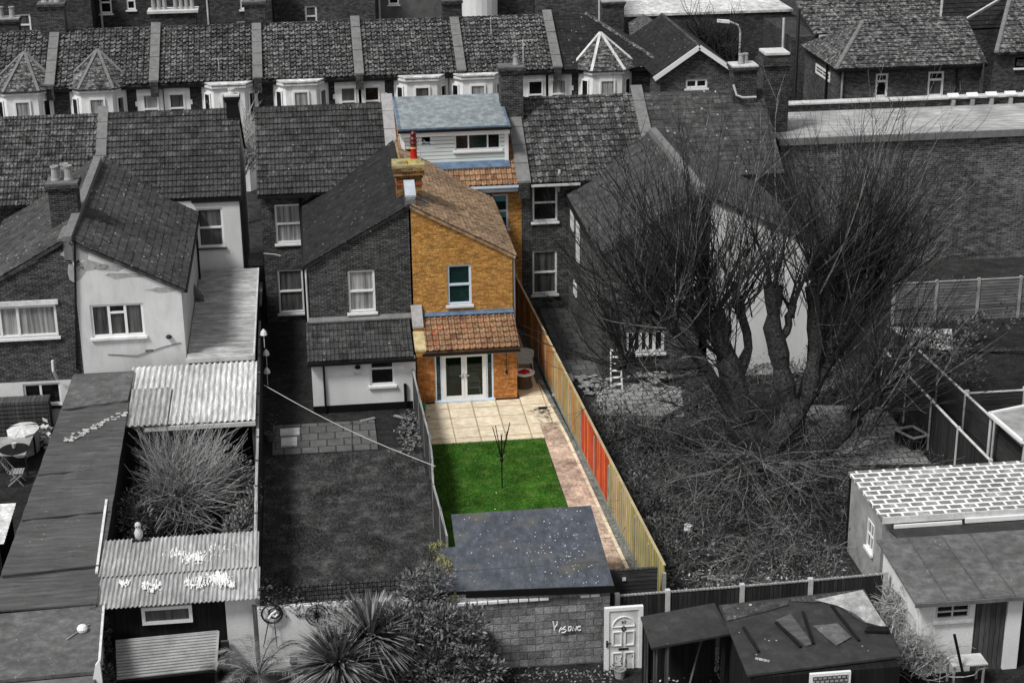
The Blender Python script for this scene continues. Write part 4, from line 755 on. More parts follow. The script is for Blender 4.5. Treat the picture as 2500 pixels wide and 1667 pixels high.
for n_, (px, py, Yy, lb) in enumerate([(18, 55, 100, 'brick stack with two pale pots at the left edge, top corner'), (1495, 12, 104, 'dark flat topped stack behind the hipped end house')]):
    q = YP(px, py, Yy); h = thing('chimney_stack', lb, 'chimney', (q.x, Yy, 0))
    chimney(h, q.x, Yy, 0, q.z+.3, 1.3, .9, 'brick_far', ((-.3, 0), (.3, 0)) if n_ == 0 else (), 'terracotta', 'conc', ph=.6, pr=.16)
pipe(thing('metal_pole', 'thin pale vertical pole rising above the hipped end house roof', 'pole', YP(1462, 80, 99)), [YP(1463, -20, 99), YP(1463, 90, 99)], 'conc_l', .05, 'pole')
# street lamp
q = YP(1762, 52, 99); h = thing('street_lamp', 'street lamp with pale head leaning out beside the bare street tree', 'street lamp', (YP(1812, 62, 99).x, 99, 0))
q2 = YP(1808, 62, 99); pipe(h, [(q2.x, 99, 0), (q2.x, 99, q2.z-.4), (q2.x-.15, 99, q2.z), (q.x+.4, 99, q.z-.02)], 'conc_l', .06, 'post'); part(MB().bar((q.x-.25, 99, q.z+.02), (q.x+.45, 99, q.z-.05), .3, .16), 'lamp_head', 'upvc', h)
# ================================================================ FENCES
def fence_line(name, label, cat, pts, h, mat, post=None, postm='conc_l', gb=None, cap=None, group=None, ph=.1, th=.05, pw=.1, kick=0):
    # pts: ground points; each span is a board panel between posts
    o = thing(name, label, cat, (pts[0][0], pts[0][1], 0), group)
    for k in range(len(pts)-1):
        a, c = V((*pts[k], 0)), V((*pts[k+1], 0)); mt = mat[k] if isinstance(mat, list) else mat; lab = None
        if isinstance(mt, tuple): mt, lab = mt
        d = (c-a).normalized(); n = V((-d.y, d.x, 0))*th/2; e = d*(pw*.5+.004) if post else d*0
        part(MB().prism([a+e-n+UP*kick, c-e-n+UP*kick, c-e+n+UP*kick, a+e+n+UP*kick], UP*(h-kick)), 'panel', mt, o, lab)
        if kick: part(MB().prism([a+e-n*1.3, c-e-n*1.3, c-e+n*1.3, a+e+n*1.3], UP*(kick-.003)), 'gravel_board', gb or 'conc', o)
        if cap: part(MB().prism([a-n*1.6+UP*(h+.003), c-n*1.6+UP*(h+.003), c+n*1.6+UP*(h+.003), a+n*1.6+UP*(h+.003)], UP*.035), 'cap_rail', cap, o)
    if post:
        for k, p in enumerate(pts):
            part(MB().box(p[0]-pw/2, p[1]-pw/2, 0, p[0]+pw/2, p[1]+pw/2, h+post).prism([(p[0]-pw/2, p[1]-pw/2, h+post), (p[0]+pw/2, p[1]-pw/2, h+post), (p[0]+pw/2, p[1]+pw/2, h+post), (p[0]-pw/2, p[1]+pw/2, h+post)], (0, 0, .03)), 'post', postm, o)
    return o
def fxr(y): return 9.17-.0365*(y-42.1)
ys = [42.2, 44.0, 45.8, 47.6, 49.5, 51.8, 54.1, 55.9, 57.6, 59.3, 61.0, 62.6, 64.2, 65.8, 67.4, 69.1]
mats_ = ['fence_gn']*4 + ['fence_rd']*2 + ['fence_mx']*2 + ['fence_mx'] + ['fence_br']*6
mats_[4:6] = [('fence_rd', 'red stained boards')]*2
fence_line('garden_fence', 'brown, red and green board fence on the right of the bright lawn', 'fence', [(fxr(y), y) for y in ys], 1.8, mats_, post=-.25, postm='conc_b', gb='kick', cap='wood_tan', kick=.2)
fl_ = [(3.34, 45.4), (3.3, 47.2), (3.22, 49.0), (3.34, 50.9), (3.4, 52.7), (3.34, 54.5), (3.3, 56.4), (3.26, 58.85)]
fence_line('garden_fence', 'thin grey board fence between the dark lawn and the bright lawn', 'fence', fl_, 1.5, 'fence_md', post=.04, postm='wood_lt', cap='wood_lt', pw=.07, th=.04)
lf = [(-2.2+.008*(45.-y), y) for y in (41.3, 43.2, 45.1, 47.0, 48.9, 50.8, 52.7, 54.6, 56.5, 58.4, 60.3, 62.2, 64.1)]
fo = fence_line('garden_fence', 'tall dark fence with pale top rail left of the dark lawn', 'fence', lf, 1.85, 'fence_dk', post=.03, postm='wood_md', cap='wood_lt', pw=.08, th=.06)
for k, (px, py) in enumerate(((644, 817), (650, 866), (652, 910))):
    q = XP(px, py, -2.08); s_ = MB().tube([q+V((0, 0, -.5)), q], .012, 6).lathe(q, [(.02, -.05), (.13, 0), (.1, .12), (.02, .22)], 8)
    solo(s_, 'garden_light', 'paint_old', ['pale shell shaped lamp on the left fence, farthest of three', 'pale shell shaped lamp on the left fence, middle one', 'pale shell shaped lamp on the left fence, nearest of three'][k], 'lamp', 'shell lamps on the left fence')
o = fence_line('garden_fence', 'short dark horizontal board panel closing the red path', 'fence', [(7.55, 42.1), (8.95, 42.1)], 1.8, 'fence_md', post=.0, postm='conc_l', cap='wood_md', pw=.12)
part(MB().box(7.95, 42.04, 1.5, 8.05, 42.06, 1.6), 'notice', 'upvc', o)
fence_line('garden_fence', 'dark fence with concrete posts and pale rail behind the ruined shed', 'fence', [(7.56, 40.7), (8.95, 40.72), (11.02, 40.75), (12.95, 40.8), (15.1, 40.9)], 1.78, 'fence_dk', post=.06, postm='conc_l', cap='wood_lt', pw=.13)
fence_line('garden_fence', 'pale rail fence on thin posts beyond the seamed garage', 'fence', [(20.75, 47.6), (20.68, 50.2), (20.64, 52.6), (20.6, 55.), (20.6, 57.6)], 1.8, 'fence_dk', post=.05, postm='conc_l', cap='paint_old', pw=.1)
fence_line('garden_fence', 'second pale rail fence nearer the white edged canopy', 'fence', [(22.2, 48.4), (22.1, 50.6), (22.0, 53.), (21.9, 55.4), (21.8, 58)], 1.8, 'fence_md', post=.03, postm='conc_l', cap='paint_old', pw=.1)
fence_line('garden_fence', 'grey larchlap fence behind the white edged canopy', 'fence', [(22.1, 53.2), (24.2, 53.2), (26.3, 53.2), (28.4, 53.2)], 1.75, 'fence_md', post=.1, postm='conc_l', cap='conc_l', pw=.13)
fence_line('garden_fence', 'pale grey larchlap fence below the long brick building', 'fence', [(23.5, 65), (25.3, 65), (27.1, 65), (28.9, 65), (30.7, 65), (32.5, 65)], 1.75, 'fence_lt', post=.06, postm='conc', cap='conc', pw=.12)
# ================================================================ SHEDS AND OUTBUILDINGS
# block shed of the coloured garden
S = thing('block_shed', 'grey concrete block shed with wet blue grey felt roof below the green lawn', 'shed', (5.3, 42.5, 0))
zr = 2.4
rp = [(3.46, 45.06), (7.56, 45.06), (7.38, 40.2), (2.72, 40.5), (2.88, 42.98), (3.4, 43.02)]
rm = MB(); rm.prism([(x, y, zr-.07) for x, y in rp], (0, 0, .07)); part(rm, 'felt_roof', 'felt_blue', S)
part(MB().prism([(2.72, 40.46, zr-.2), (7.4, 40.16, zr-.2), (7.4, 40.19, zr-.2), (2.72, 40.49, zr-.2)], (0, 0, .2)), 'roof_edge', 'black', S)
b = MB()
for _ in range(150):
    x, y = (random.gauss(6.6, .45), random.gauss(42.6, 1.3)) if random.random() < .7 else (random.uniform(3.6, 7.2), random.uniform(40.6, 44.9)); k_ = random.uniform(.006, .02)
    if 3.5 < x < 7.3 and 40.4 < y < 44.95: b.tube2(V((x, y, zr)), [(k_, .001), (k_*.8, .008)], 6)
part(b, 'lichen_spots', 'stone', S)['kind'] = 'stuff'
part(MB().box(2.85, 41.55, zr+.001, 7.42, 41.6, zr+.006), 'felt_seam', 'felt', S)
b = MB(); b.prism([(3.0, 40.42, -.3), (7.3, 40.36, -.3), (7.36, 44.9, -.3), (3.55, 44.9, -.3), (3.5, 43.1, -.3), (3.0, 42.9, -.3)], (0, 0, zr+.21)); part(b, 'wall', 'block', S)
bb = MB(); x = 3.2
while x < 7.0:
    if not (5.65 < x < 6.3): bb.box(x, 40.33, 2.02, x+.24, 40.4, 2.09)
    x += .275
part(bb, 'brick_course', 'stone', S)['kind'] = 'stuff'
# graffiti strokes  Y I S O N C
q0 = WR(40.36, 1350, 1512, 1418, 1550); gx, gz0, gx1, gz1 = q0; u_ = (gx1-gx)/7.0; GY = 40.325
def gp(x, z): return V((gx+x*u_, GY-.004, gz1-z*u_))
gs = [[(0, 0), (.25, 1.2), (.35, 2.6)], [(1.0, .1), (1.05, .8), (.35, 1.8)], [(2.1, 1.8), (1.7, 2.4), (1.5, 3.1)], [(3.1, 1.6), (2.0, 2.5), (3.0, 2.4), (3.3, 2.8), (2.8, 3.3), (2.1, 3.3)], [(3.9, 1.8), (3.8, 2.9), (4.2, 3.), (4.6, 2.3), (4.5, 1.8), (3.9, 1.8)], [(4.9, 3.), (5.0, 1.9), (5.6, 3.1), (5.9, 1.9)], [(6.9, 1.9), (6.2, 2.), (6.0, 2.7), (6.6, 3.1), (7.0, 2.8)]]
b = MB()
for st in gs: b.tube([gp(*p) for p in st], .018, 5)
part(b, 'graffiti', 'paint_w', S)
# loose door
r = WR(39.95, 1480, 1494, 1557, 1652); dx0, dz0, dx1, dz1 = r; dx1 = dx0+.93; dz1 = dz0+2.08; DY = 39.95
D_ = thing('old_front_door', 'white panelled front door numbered 63 standing between block shed and dark lean-to', 'door', ((dx0+dx1)/2, DY, dz0))
part(MB().box(dx0, DY, dz0, dx1, DY+.06, dz1), 'leaf', 'paint_old', D_)
b = MB(); b.box(dx0-.05, DY-.03, dz0, dx0+.07, DY+.08, dz1+.06).box(dx1-.05, DY-.03, dz0, dx1+.06, DY+.08, dz1+.06).box(dx0+.07, DY-.03, dz1-.03, dx1-.05, DY+.08, dz1+.06); part(b, 'frame', 'upvc', D_)
def molding(x0, z0, x1, z1): return MB().box(x0, DY-.03, z0, x0+.025, DY-.002, z1).box(x1-.025, DY-.03, z0, x1, DY-.002, z1).box(x0+.025, DY-.03, z0, x1-.025, DY-.002, z0+.025).box(x0+.025, DY-.03, z1-.025, x1-.025, DY-.002, z1)
for (a, c) in ((.17, .42), (.5, .76)):
    part(molding(dx0+a, dz0+.2, dx0+c, dz0+.78), 'panel_moulding', 'upvc', D_); part(molding(dx0+a, dz0+.98, dx0+c, dz0+1.42), 'panel_moulding', 'upvc', D_)
arc = [(dx0+.465+.3*math.cos(t), DY-.015, dz0+1.56+.3*math.sin(t)) for t in [i*math.pi/12 for i in range(13)]]
part(MB().tube(arc, .016, 6).tube([arc[0], arc[-1]], .016, 6), 'fanlight_moulding', 'upvc', D_)
part(MB().box(dx0+.33, DY-.02, dz0+.85, dx0+.6, DY-.002, dz0+.9), 'letter_box', 'black', D_); part(MB().box(dx0-.01, DY-.06, dz0+.98, dx0+.03, DY-.032, dz0+1.18).box(dx0+.03, DY-.07, dz0+1.08, dx0+.13, DY-.05, dz0+1.1), 'handle', 'black', D_)
part(MB().tube([(dx0+.465+.045*math.cos(t), DY-.02, dz0+1.5+.07*math.sin(t)) for t in [i*math.pi/6 for i in range(13)]], .016, 6), 'knocker', 'black', D_)
tc = bpy.data.curves.new('door_number', 'FONT'); tc.body = '63'; tc.size = .12; tc.extrude = .004; tc.align_x = 'CENTER'
to = bpy.data.objects.new('door_number', tc); col.objects.link(to); dg = bpy.context.evaluated_depsgraph_get(); tm = bpy.data.meshes.new_from_object(to.evaluated_get(dg)); bpy.data.objects.remove(to)
to = bpy.data.objects.new('door_number', tm); col.objects.link(to); tm.materials.clear(); tm.materials.append(M['black']); to.parent = D_; to.rotation_euler = (R(90), 0, 0); to.location = V((dx0+.465, DY-.012, dz0+1.66))-D_.location
# pots at door
def pot(x, y, z, r, h, lb, plant='leaf_d', mat='clay', pl_h=.4, n=40):
    o = thing('potted_plant', lb, 'plant pot', (x, y, z)); part(MB().lathe((x, y, z), [(r*.75, 0), (r, h*.9), (r*1.1, h*.9), (r*1.1, h), (r*.85, h), (r*.8, h-.04)], 12), 'pot', mat, o)
    if n:
        b = MB()
        for _ in range(n): leaf(b, V((x, y, z+h))+V((random.gauss(0, r*.7), random.gauss(0, r*.7), random.uniform(0, pl_h))), .09, .04)
        part(b, 'foliage', plant, o)
    return o
def leaf(b, p, l, w_, d=None, flat=.6):
    d = d or V((random.gauss(0, 1), random.gauss(0, 1), random.gauss(0, flat))).normalized(); s_ = d.cross(V((random.gauss(0, .4), random.gauss(0, .4), 1))).normalized()*w_/2
    b.poly([p, p+d*l*.5+s_, p+d*l, p+d*l*.5-s_])
pot(YP(1512, 1655, 39.6).x, 39.55, -.05, .16, .3, 'stone pot with dark plants at the foot of the white door', mat='conc', pl_h=.35)
# dark lean-to
L2 = thing('open_lean_to', 'low dark felted lean-to on posts beside the white door', 'shed', (8.9, 38.2, 0))
part(MB().prism([(7.86, 37.5, 1.98), (9.98, 37.8, 2.05), (9.86, 39.15, 2.2), (7.84, 38.85, 2.12)], (0, 0, .06)), 'felt_roof', 'felt_dk', L2)
for x, y in ((7.95, 37.6), (8.25, 37.6), (9.8, 37.95), (7.95, 38.75), (9.7, 39.0)): part(MB().box(x, y, -.1, x+.09, y+.09, 1.97), 'post', 'wood_md' if x < 8.5 else 'wood_dk', L2)
part(MB().box(7.9, 38.85, 0, 9.85, 38.9, 1.95), 'back_boards', 'wood_dk', L2); part(MB().bar((8.7, 37.5, .1), (9.35, 38.3, 1.7), .05), 'leaning_pole', 'wood_md', L2)
# ruined dark shed
L3 = thing('ruined_shed', 'dark timber shed with torn and patched felt roof', 'shed', (12, 37.4, 0))
T = [ZP(1755, 1476, 2.45), ZP(2110, 1437, 2.45), ZP(2185, 1560, 2.3), ZP(2200, 1600, 2.15), ZP(1825, 1647, 2.15)]
part(MB().prism([p-UP*.06 for p in T], (0, 0, .06)), 'felt_roof', 'felt_dk', L3)
def zt3(px, py, dz=.0):
    t = (py-1440-(2150-px)*.09)/165.; return ZP(px, py, 2.45-.3*min(1, max(0, t))+dz)
def patch(pp, mat, nm, dz, th=.02): 
    part(MB().prism([zt3(x, y, dz) for x, y in pp], (0, 0, th)), nm, mat, L3)
patch([(1925, 1463), (2108, 1439), (2168, 1534), (2110, 1520), (2090, 1508), (2050, 1480), (2035, 1468), (1985, 1470), (1935, 1468)], 'wood_md', 'bare_boards', .012)
part(MB().prism([zt3(x, y, .03) for x, y in [(1990, 1464), (2106, 1440), (2166, 1532), (2115, 1518), (2085, 1496), (2045, 1478)]], (0, 0, .012)), 'exposed_underlay', 'metal', L3)
patch([(1760, 1478), (1925, 1466), (1925, 1476), (1880, 1490), (1775, 1516)], 'slate', 'old_tiles', .012)
patch([(1985, 1528), (2045, 1522), (2078, 1555), (2042, 1576)], 'felt_md', 'felt_patch', .02); patch([(1893, 1515), (1930, 1498), (1985, 1572), (1968, 1577)], 'felt', 'felt_patch', .018)
for a, c in (((1815, 1530), (1852, 1590)), ((1960, 1493), (1985, 1570)), ((2030, 1478), (2097, 1562)), ((1895, 1518), (1955, 1578))): part(MB().bar(zt3(*a, .05), zt3(*c, .05), .07, .05), 'batten', 'wood_dk', L3)
patch([(2118, 1532), (2170, 1533), (2172, 1545), (2110, 1543)], 'wood_dk', 'curled_felt', .03, .06)
patch([(1845, 1605), (1880, 1612), (1878, 1616), (1843, 1609)], 'wood_lt', 'loose_batten', .02)
b = MB(); b.box(10.05, 35.75, -.3, 13.75, 39.2, 2.05); part(b, 'wall', 'wood_dk', L3)
r = WR(35.7, 1976, 1640, 2075, 1690); part(MB().box(r[0], 35.66, r[1]-.25, r[2], 35.74, r[3]), 'window_frame', 'upvc', L3); part(MB().box(r[0]+.07, 35.645, r[1]-.2, r[2]-.07, 35.655, r[3]-.07), 'lattice_pane', 'lattice', L3)
# garage with white seams
Gg = thing('garage', 'rendered garage with white seamed flat roof and small side window', 'garage', (18, 44.3, 0))
gx0, gy0, gy1, gzz = 15.62, 42.82, 45.75, 2.62
sw = (XP(2110, 1240, gx0), XP(2135, 1335, gx0)); 
b = MB(); b.wall((gx0, gy0, 0), (0, 1, 0), [(0, -.1), (gy1-gy0, -.1), (gy1-gy0, gzz-.1), (0, gzz-.1)], [(.62, 1.05, 1.2, 1.95)], N=(1, 0, 0)); b.box(gx0+.3, gy0+.0, -.1, 22, gy1, gzz-.1) ; b.poly([(gx0, gy0, -.1), (gx0+.31, gy0, -.1), (gx0+.31, gy0, gzz-.1), (gx0, gy0, gzz-.1)]); b.poly([(gx0, gy1, -.1), (gx0+.31, gy1, -.1), (gx0+.31, gy1, gzz-.1), (gx0, gy1, gzz-.1)])
part(b, 'wall', 'conc', Gg); part(MB().box(gx0-.1, gy0-.1, gzz-.098, 22.1, gy1+.05, gzz), 'flat_roof', 'ww_tile', Gg)
window(Gg, gx0, (gy0+.62, 1.05, gy0+1.2, 1.95), 'grid', 'glass', 'upvc', ax='x', fw_=.045, rec=.03)
b = MB(); b.box(gx0-.05, gy0-.14, gzz-.22, 22, gy0-.102, gzz-.02); part(b, 'fascia', 'paint_old', Gg); part(MB().box(15.9, gy0-.2, gzz-.36, 17.9, gy0-.142, gzz-.26).box(18.0, gy0-.2, gzz-.34, 21, gy0-.142, gzz-.2), 'peeling_board', 'upvc', Gg)
part(MB().tube([(gx0+.0, gy1+.06, 0), (gx0, gy1+.06, 2.5)], .05, 8), 'downpipe', 'black', Gg)
L4 = thing('lean_to_shed', 'low black felted lean-to along the front of the seamed garage', 'shed', (18, 42.3, 0))
part(MB().prism([(15.95, 41.95, 2.1), (21.5, 41.95, 2.1), (21.5, 42.6, 2.2), (15.75, 42.6, 2.2)], (0, 0, .06)), 'felt_roof', 'felt_dk', L4); part(MB().box(15.95, 41.9, 1.96, 21.5, 41.95, 2.05), 'fascia', 'conc', L4); part(MB().box(16.0, 42.0, 0, 21.4, 42.6, 2.05), 'wall', 'wood_dk', L4)
# felt shed with white front
F1 = thing('felt_roofed_shed', 'shed with grey felt roof, white front, six pane window and dark plank door', 'shed', (17.5, 40, 0))
A0, A1, A2, A3 = V((15.1, 41.8, 2.34)), V((22, 41.8, 2.34)), V((22, 38.3, 2.27)), V((15.0, 38.3, 2.27))
part(MB().prism([A3, A2, A1, A0], (0, 0, .05)), 'felt_roof', 'felt_md', F1)
for t in (.13, .27, .39): 
    a = A0.lerp(A1, t); c = A3.lerp(A2, t); part(MB().bar(a+UP*.058, c+UP*.058, .04, .015), 'felt_seam', 'felt', F1)
part(MB().box(15.0, 38.24, 2.2, 22, 38.29, 2.31), 'fascia', 'conc_d', F1)
Fy = 38.55; fw2 = WR(Fy, 2284, 1474, 2368, 1510); fd_ = WR(Fy, 2376, 1460, 2452, 1618)
b = MB(); b.wall((15.3, Fy, 0), (1, 0, 0), [(0, -.2), (fd_[0]-15.3, -.2), (fd_[0]-15.3, 2.2), (0, 2.2)], [(fw2[0]-15.3, fw2[1], fw2[2]-15.3, fw2[3])]); b.poly([(15.3, Fy, -.2), (15.3, 41.7, -.2), (15.3, 41.7, 2.2), (15.3, Fy, 2.2)]); part(b, 'wall', 'render', F1)
window(F1, Fy, fw2, 'grid', 'glass', 'conc_l', fw_=.06, rec=.05); part(MB().box(fd_[0], Fy+.02, -.2, fd_[2], Fy+.08, 2.2), 'door', 'wood_md', F1); part(MB().box(fw2[0]-.1, Fy-.03, fw2[3]+.02, fd_[0], Fy-.003, fw2[3]+.14), 'lintel', 'upvc', F1)
part(MB().box(fd_[2]+.02, Fy-.05, -.2, fd_[2]+.42, Fy+.2, 2.2), 'pillar', 'render', F1); part(MB().box(fd_[2]+.45, Fy+.1, -.2, 21.9, Fy+.2, 2.2), 'dark_front', 'wood_dk', F1)
wb = thing('work_bench', 'small pale bench in front of the plank door shed', 'bench', (fd_[0]-.4, Fy-.6, 0))
part(MB().box(fd_[0]-.85, Fy-.9, .7, fd_[0]+.1, Fy-.35, .74), 'top', 'conc_l', wb)
for x, y in ((-.8, -.85), (.0, -.85), (-.8, -.42), (.0, -.42)): part(MB().box(fd_[0]+x, Fy+y, -.1, fd_[0]+x+.05, Fy+y+.05, .698), 'leg', 'conc', wb)
solo(MB().bar(YP(2330, 1548, Fy-.9), YP(2350, 1640, Fy-1.0), .07), 'leaning_post', 'black', 'black post leaning before the plank door shed', 'post')
# canopy upper right
cn = thing('canopy', 'white edged flat canopy at the right edge before the larchlap fence', 'canopy', (25, 51, 0))
c0 = [ZP(2415, 1013, 2.3), ZP(2497, 1083, 2.3), ZP(2700, 1060, 2.3), ZP(2600, 975, 2.3)]
part(MB().prism(c0, (0, 0, .04)), 'roof_sheet', 'conc', cn)
for k in range(4): part(MB().bar(c0[k]+UP*.05, c0[(k+1) % 4]+UP*.05, .12, .1), 'edge_trim', 'upvc', cn)
for p in (c0[0], c0[1]): part(MB().tube([V((p.x+.1, p.y+.05, 0)), V((p.x+.1, p.y+.05, 2.29))], .05, 8), 'post', 'conc_l', cn)
# ---- left sheds
def wavy_roof(x0, x1, y0, y1, z0, z1, amp=.03, n=26, m_=6, th=.05):
    b = MB(); 
    for i in range(n):
        for j in range(m_):
            pass
    vs = [[V((x0[0]+(x1[0]-x0[0])*j/m_+(x0[1]-x0[0])*(i/n)*(1-j/m_)+(x1[1]-x1[0])*(i/n)*(j/m_), y0+(y1-y0)*i/n, z0+(z1-z0)*i/n+random.uniform(-amp, amp)*(0 if i in (0, n) else 1))) for j in range(m_+1)] for i in range(n+1)]
    k = len(b.v); b.v += [p for r_ in vs for p in r_]; w1 = m_+1
    for i in range(n):
        for j in range(m_): b.f.append((k+i*w1+j, k+i*w1+j+1, k+(i+1)*w1+j+1, k+(i+1)*w1+j))
    k2 = len(b.v); b.v += [p-UP*th for r_ in vs for p in r_]
    for i in range(n):
        for j in range(m_): b.f.append((k2+i*w1+j, k2+(i+1)*w1+j, k2+(i+1)*w1+j+1, k2+i*w1+j+1))
        for j in (0, m_): b.f.append((k+i*w1+j, k+(i+1)*w1+j, k2+(i+1)*w1+j, k2+i*w1+j))
    b.f += [tuple([k+j for j in range(w1)]+[k2+j for j in range(m_, -1, -1)]), tuple([k+n*w1+j for j in range(w1)]+[k2+n*w1+j for j in range(m_, -1, -1)])]
    return b
S1 = thing('long_shed', 'long narrow shed with ridged black felt roof at the left', 'shed', (-7.6, 49, 0))
part(wavy_roof((-9.05, -8.7), (-6.25, -6.62), 41.3, 57.9, 2.3, 2.45, .035, 44), 'felt_roof', 'felt', S1)
part(MB().prism([(-8.7, 54.6, 2.44), (-6.6, 55.1, 2.44), (-6.6, 57.8, 2.46), (-8.7, 57.5, 2.46)], (0, 0, .05)), 'felt_sheet', 'felt_md', S1)
for a, c in (((-8.3, 52.0), (-6.6, 54.0)),):
    b = MB()
    for _ in range(60):
        t = random.random(); p = V((a[0]+(c[0]-a[0])*t+random.gauss(0, .03), a[1]+(c[1]-a[1])*t+random.gauss(0, .12), 2.44)); b.box(p.x-.05, p.y-.03, p.z, p.x+random.uniform(.02, .12), p.y+.03, p.z+.03)
    part(b, 'mortar_patch', 'conc_l', S1)['kind'] = 'stuff'
for yy in (43.1, 46.5, 49.6): part(MB().bar((-9.0+(yy-41)*.02, yy, 2.36), (-6.3-(yy-41)*.02, yy+.25, 2.36), .05, .05), 'felt_lap', 'felt_dk', S1)
part(MB().prism([(-8.95, 41.4, -.1), (-6.4, 41.4, -.1), (-6.7, 57.8, -.1), (-8.75, 57.8, -.1)], (0, 0, 2.3)), 'wall', 'wood_dk', S1)
part(MB().bar((-6.42, 43.0, 2.33), (-6.58, 47.5, 2.38), .07), 'edge_trim', 'paint_old', S1)
S2 = thing('flat_roofed_garage', 'flat felted garage in the bottom left corner with round white lamp on its roof', 'garage', (-7.5, 39.5, 0))
part(MB().prism([(-9.6, 37.75, 2.2), (-5.86, 37.9, 2.2), (-6.06, 41.25, 2.2), (-9.6, 41.1, 2.2)], (0, 0, .09)), 'flat_roof', 'felt_md', S2)
part(MB().prism([(-9.6, 37.2, 2.12), (-5.95, 37.38, 2.12), (-5.88, 37.74, 2.18), (-9.6, 37.6, 2.18)], (0, 0, .08)), 'front_eave', 'conc_d', S2)
part(MB().prism([(-9.5, 37.6, -.3), (-6.0, 37.75, -.3), (-6.15, 41.2, -.3), (-9.5, 41.1, -.3)], (0, 0, 2.4)), 'wall', 'render', S2); part(MB().bar((-5.86, 37.85, 2.27), (-6.06, 41.2, 2.27), .06), 'edge_trim', 'paint_old', S2)
q = ZP(201, 1535, 2.36); part(MB().lathe(q, [(.04, -.06), (.12, -.05), (.14, .03), (.1, .1), (.03, .13)], 14), 'roof_lamp', 'upvc', S2); part(MB().bar(q+V((-.35, -.4, -.04)), q+V((.15, .3, -.04)), .03), 'conduit', 'conc', S2)
part(MB().prism([YP(232, 1625, 37.6), YP(243, 1612, 37.6), YP(250, 1667, 37.6), YP(225, 1667, 37.6)], (0, .1, 0)), 'painted_end', 'upvc', S2)
# corrugated roofs
K1 = thing('corrugated_canopy', 'weathered corrugated canopy between the long felt shed and the tall left fence', 'canopy', (-4.5, 55.8, 0))
part(corrug(-6.7, -2.32, 53.4, 58.25, 2.22, 2.45, .19, .03), 'corrugated_roof', 'ribl', K1); part(MB().box(-5.95, 53.35, 2.02, -2.32, 53.42, 2.16), 'edge_board', 'conc_l', K1)
part(corrug(-6.55, -5.2, 53.3, 56.2, 2.28, 2.42, .19, .03), 'overlapping_sheet', 'ribm', K1)
for x, y in ((-6.0, 53.5), (-2.45, 53.5), (-6.4, 57.9), (-2.45, 57.9)): part(MB().box(x, y, 0, x+.09, y+.09, 2.15), 'post', 'wood_md', K1)
K2 = thing('lean_to_canopy', 'pale ribbed sheet roof beside the cream rendered house', 'canopy', (-3.6, 63, 0))
part(corrug(-4.82, -2.42, 58.45, 68.5, 2.5, 2.6, .5, .05, ax='y'), 'ribbed_roof', 'ribx', K2); part(MB().box(-2.46, 58.4, 2.46, -2.4, 68.5, 2.64).box(-4.84, 58.38, 2.44, -2.4, 58.44, 2.62), 'edge_trim', 'conc_l', K2)
part(MB().box(-2.5, 58.5, 0, -2.44, 68.4, 2.4), 'side_wall', 'wood_dk', K2)
K3 = thing('corrugated_shed', 'black shed with paint splashed corrugated roof below the dry grass', 'shed', (-4.2, 43, 0))
part(corrug(-6.35, -2.05, 42.75, 44.75, 2.32, 2.42, .12, .022), 'corrugated_roof', 'ribm', K3); part(corrug(-6.3, -2.0, 41.15, 42.85, 2.22, 2.29, .12, .022), 'lower_roof_sheet', 'ribm', K3)
part(MB().box(-6.1, 41.5, -.2, -2.95, 44.6, 2.12), 'wall', 'wood_dk', K3); part(MB().box(-2.93, 41.45, -.2, -2.12, 44.6, 2.15), 'white_wall', 'render', K3)
r = WR(41.44, 346, 1478, 470, 1520); wz = window(K3, 41.4, r, 'single', 'curtain_dk', 'upvc', fw_=.09, sill=False, rec=.04)
b = MB()
def splash(px, py, n, s, sy=.5):
    for _ in range(n):
        q = ZP(px+random.gauss(0, s), py+random.gauss(0, s*sy), 2.35 if py < 1400 else 2.29); w_ = random.uniform(.008, .022); zz_ = random.uniform(.0, .03); b.box(q.x-w_, q.y-.05, q.z+zz_, q.x+w_, q.y+random.uniform(.0, .3)*random.random(), q.z+zz_+.008)
for a in ((430, 1350, 40, 12), (478, 1360, 70, 15), (530, 1335, 30, 18), (370, 1432, 30, 12), (480, 1425, 34, 15), (535, 1415, 90, 14), (565, 1430, 30, 4), (300, 1425, 14, 8)): splash(a[0], a[1], a[2]*2, a[3])
part(b, 'paint_splashes', 'paint_w', K3)['kind'] = 'stuff'
K4 = thing('slatted_canopy', 'low pale slatted canopy in front of the black shed', 'canopy', (-4.3, 39.9, 0))
P4 = [ZP(282, 1566, 1.3), ZP(533, 1542, 1.3), ZP(527, 1635, .95), ZP(286, 1662, .95)]
for k in range(13):
    t = k/13; a = P4[0].lerp(P4[3], t); c = P4[1].lerp(P4[2], t); a2 = P4[0].lerp(P4[3], t+.048); c2 = P4[1].lerp(P4[2], t+.048); part(MB().prism([a, c, c2, a2], (0, 0, .03)), 'slat', 'conc', K4)
part(MB().prism([p-UP*.05 for p in P4], (0, 0, .03)), 'backing', 'wood_dk', K4); part(MB().bar(P4[1], P4[2], .06, .08).bar(P4[0], P4[1], .06, .08), 'frame', 'conc', K4)
for p in P4: part(MB().box(p.x-.04, p.y-.04, -.1, p.x+.04, p.y+.04, p.z-.06), 'leg', 'wood_dk', K4)
solo(MB().box(-6.2, 41.3, -.1, -2.9, 41.38, .9), 'low_wall', 'conc_d', 'dark low wall under the black shed window', 'wall')
K5 = thing('corrugated_lean_to', 'pale corrugated roof sheet cut off by the left edge', 'shed', (-10.5, 47.5, 0))
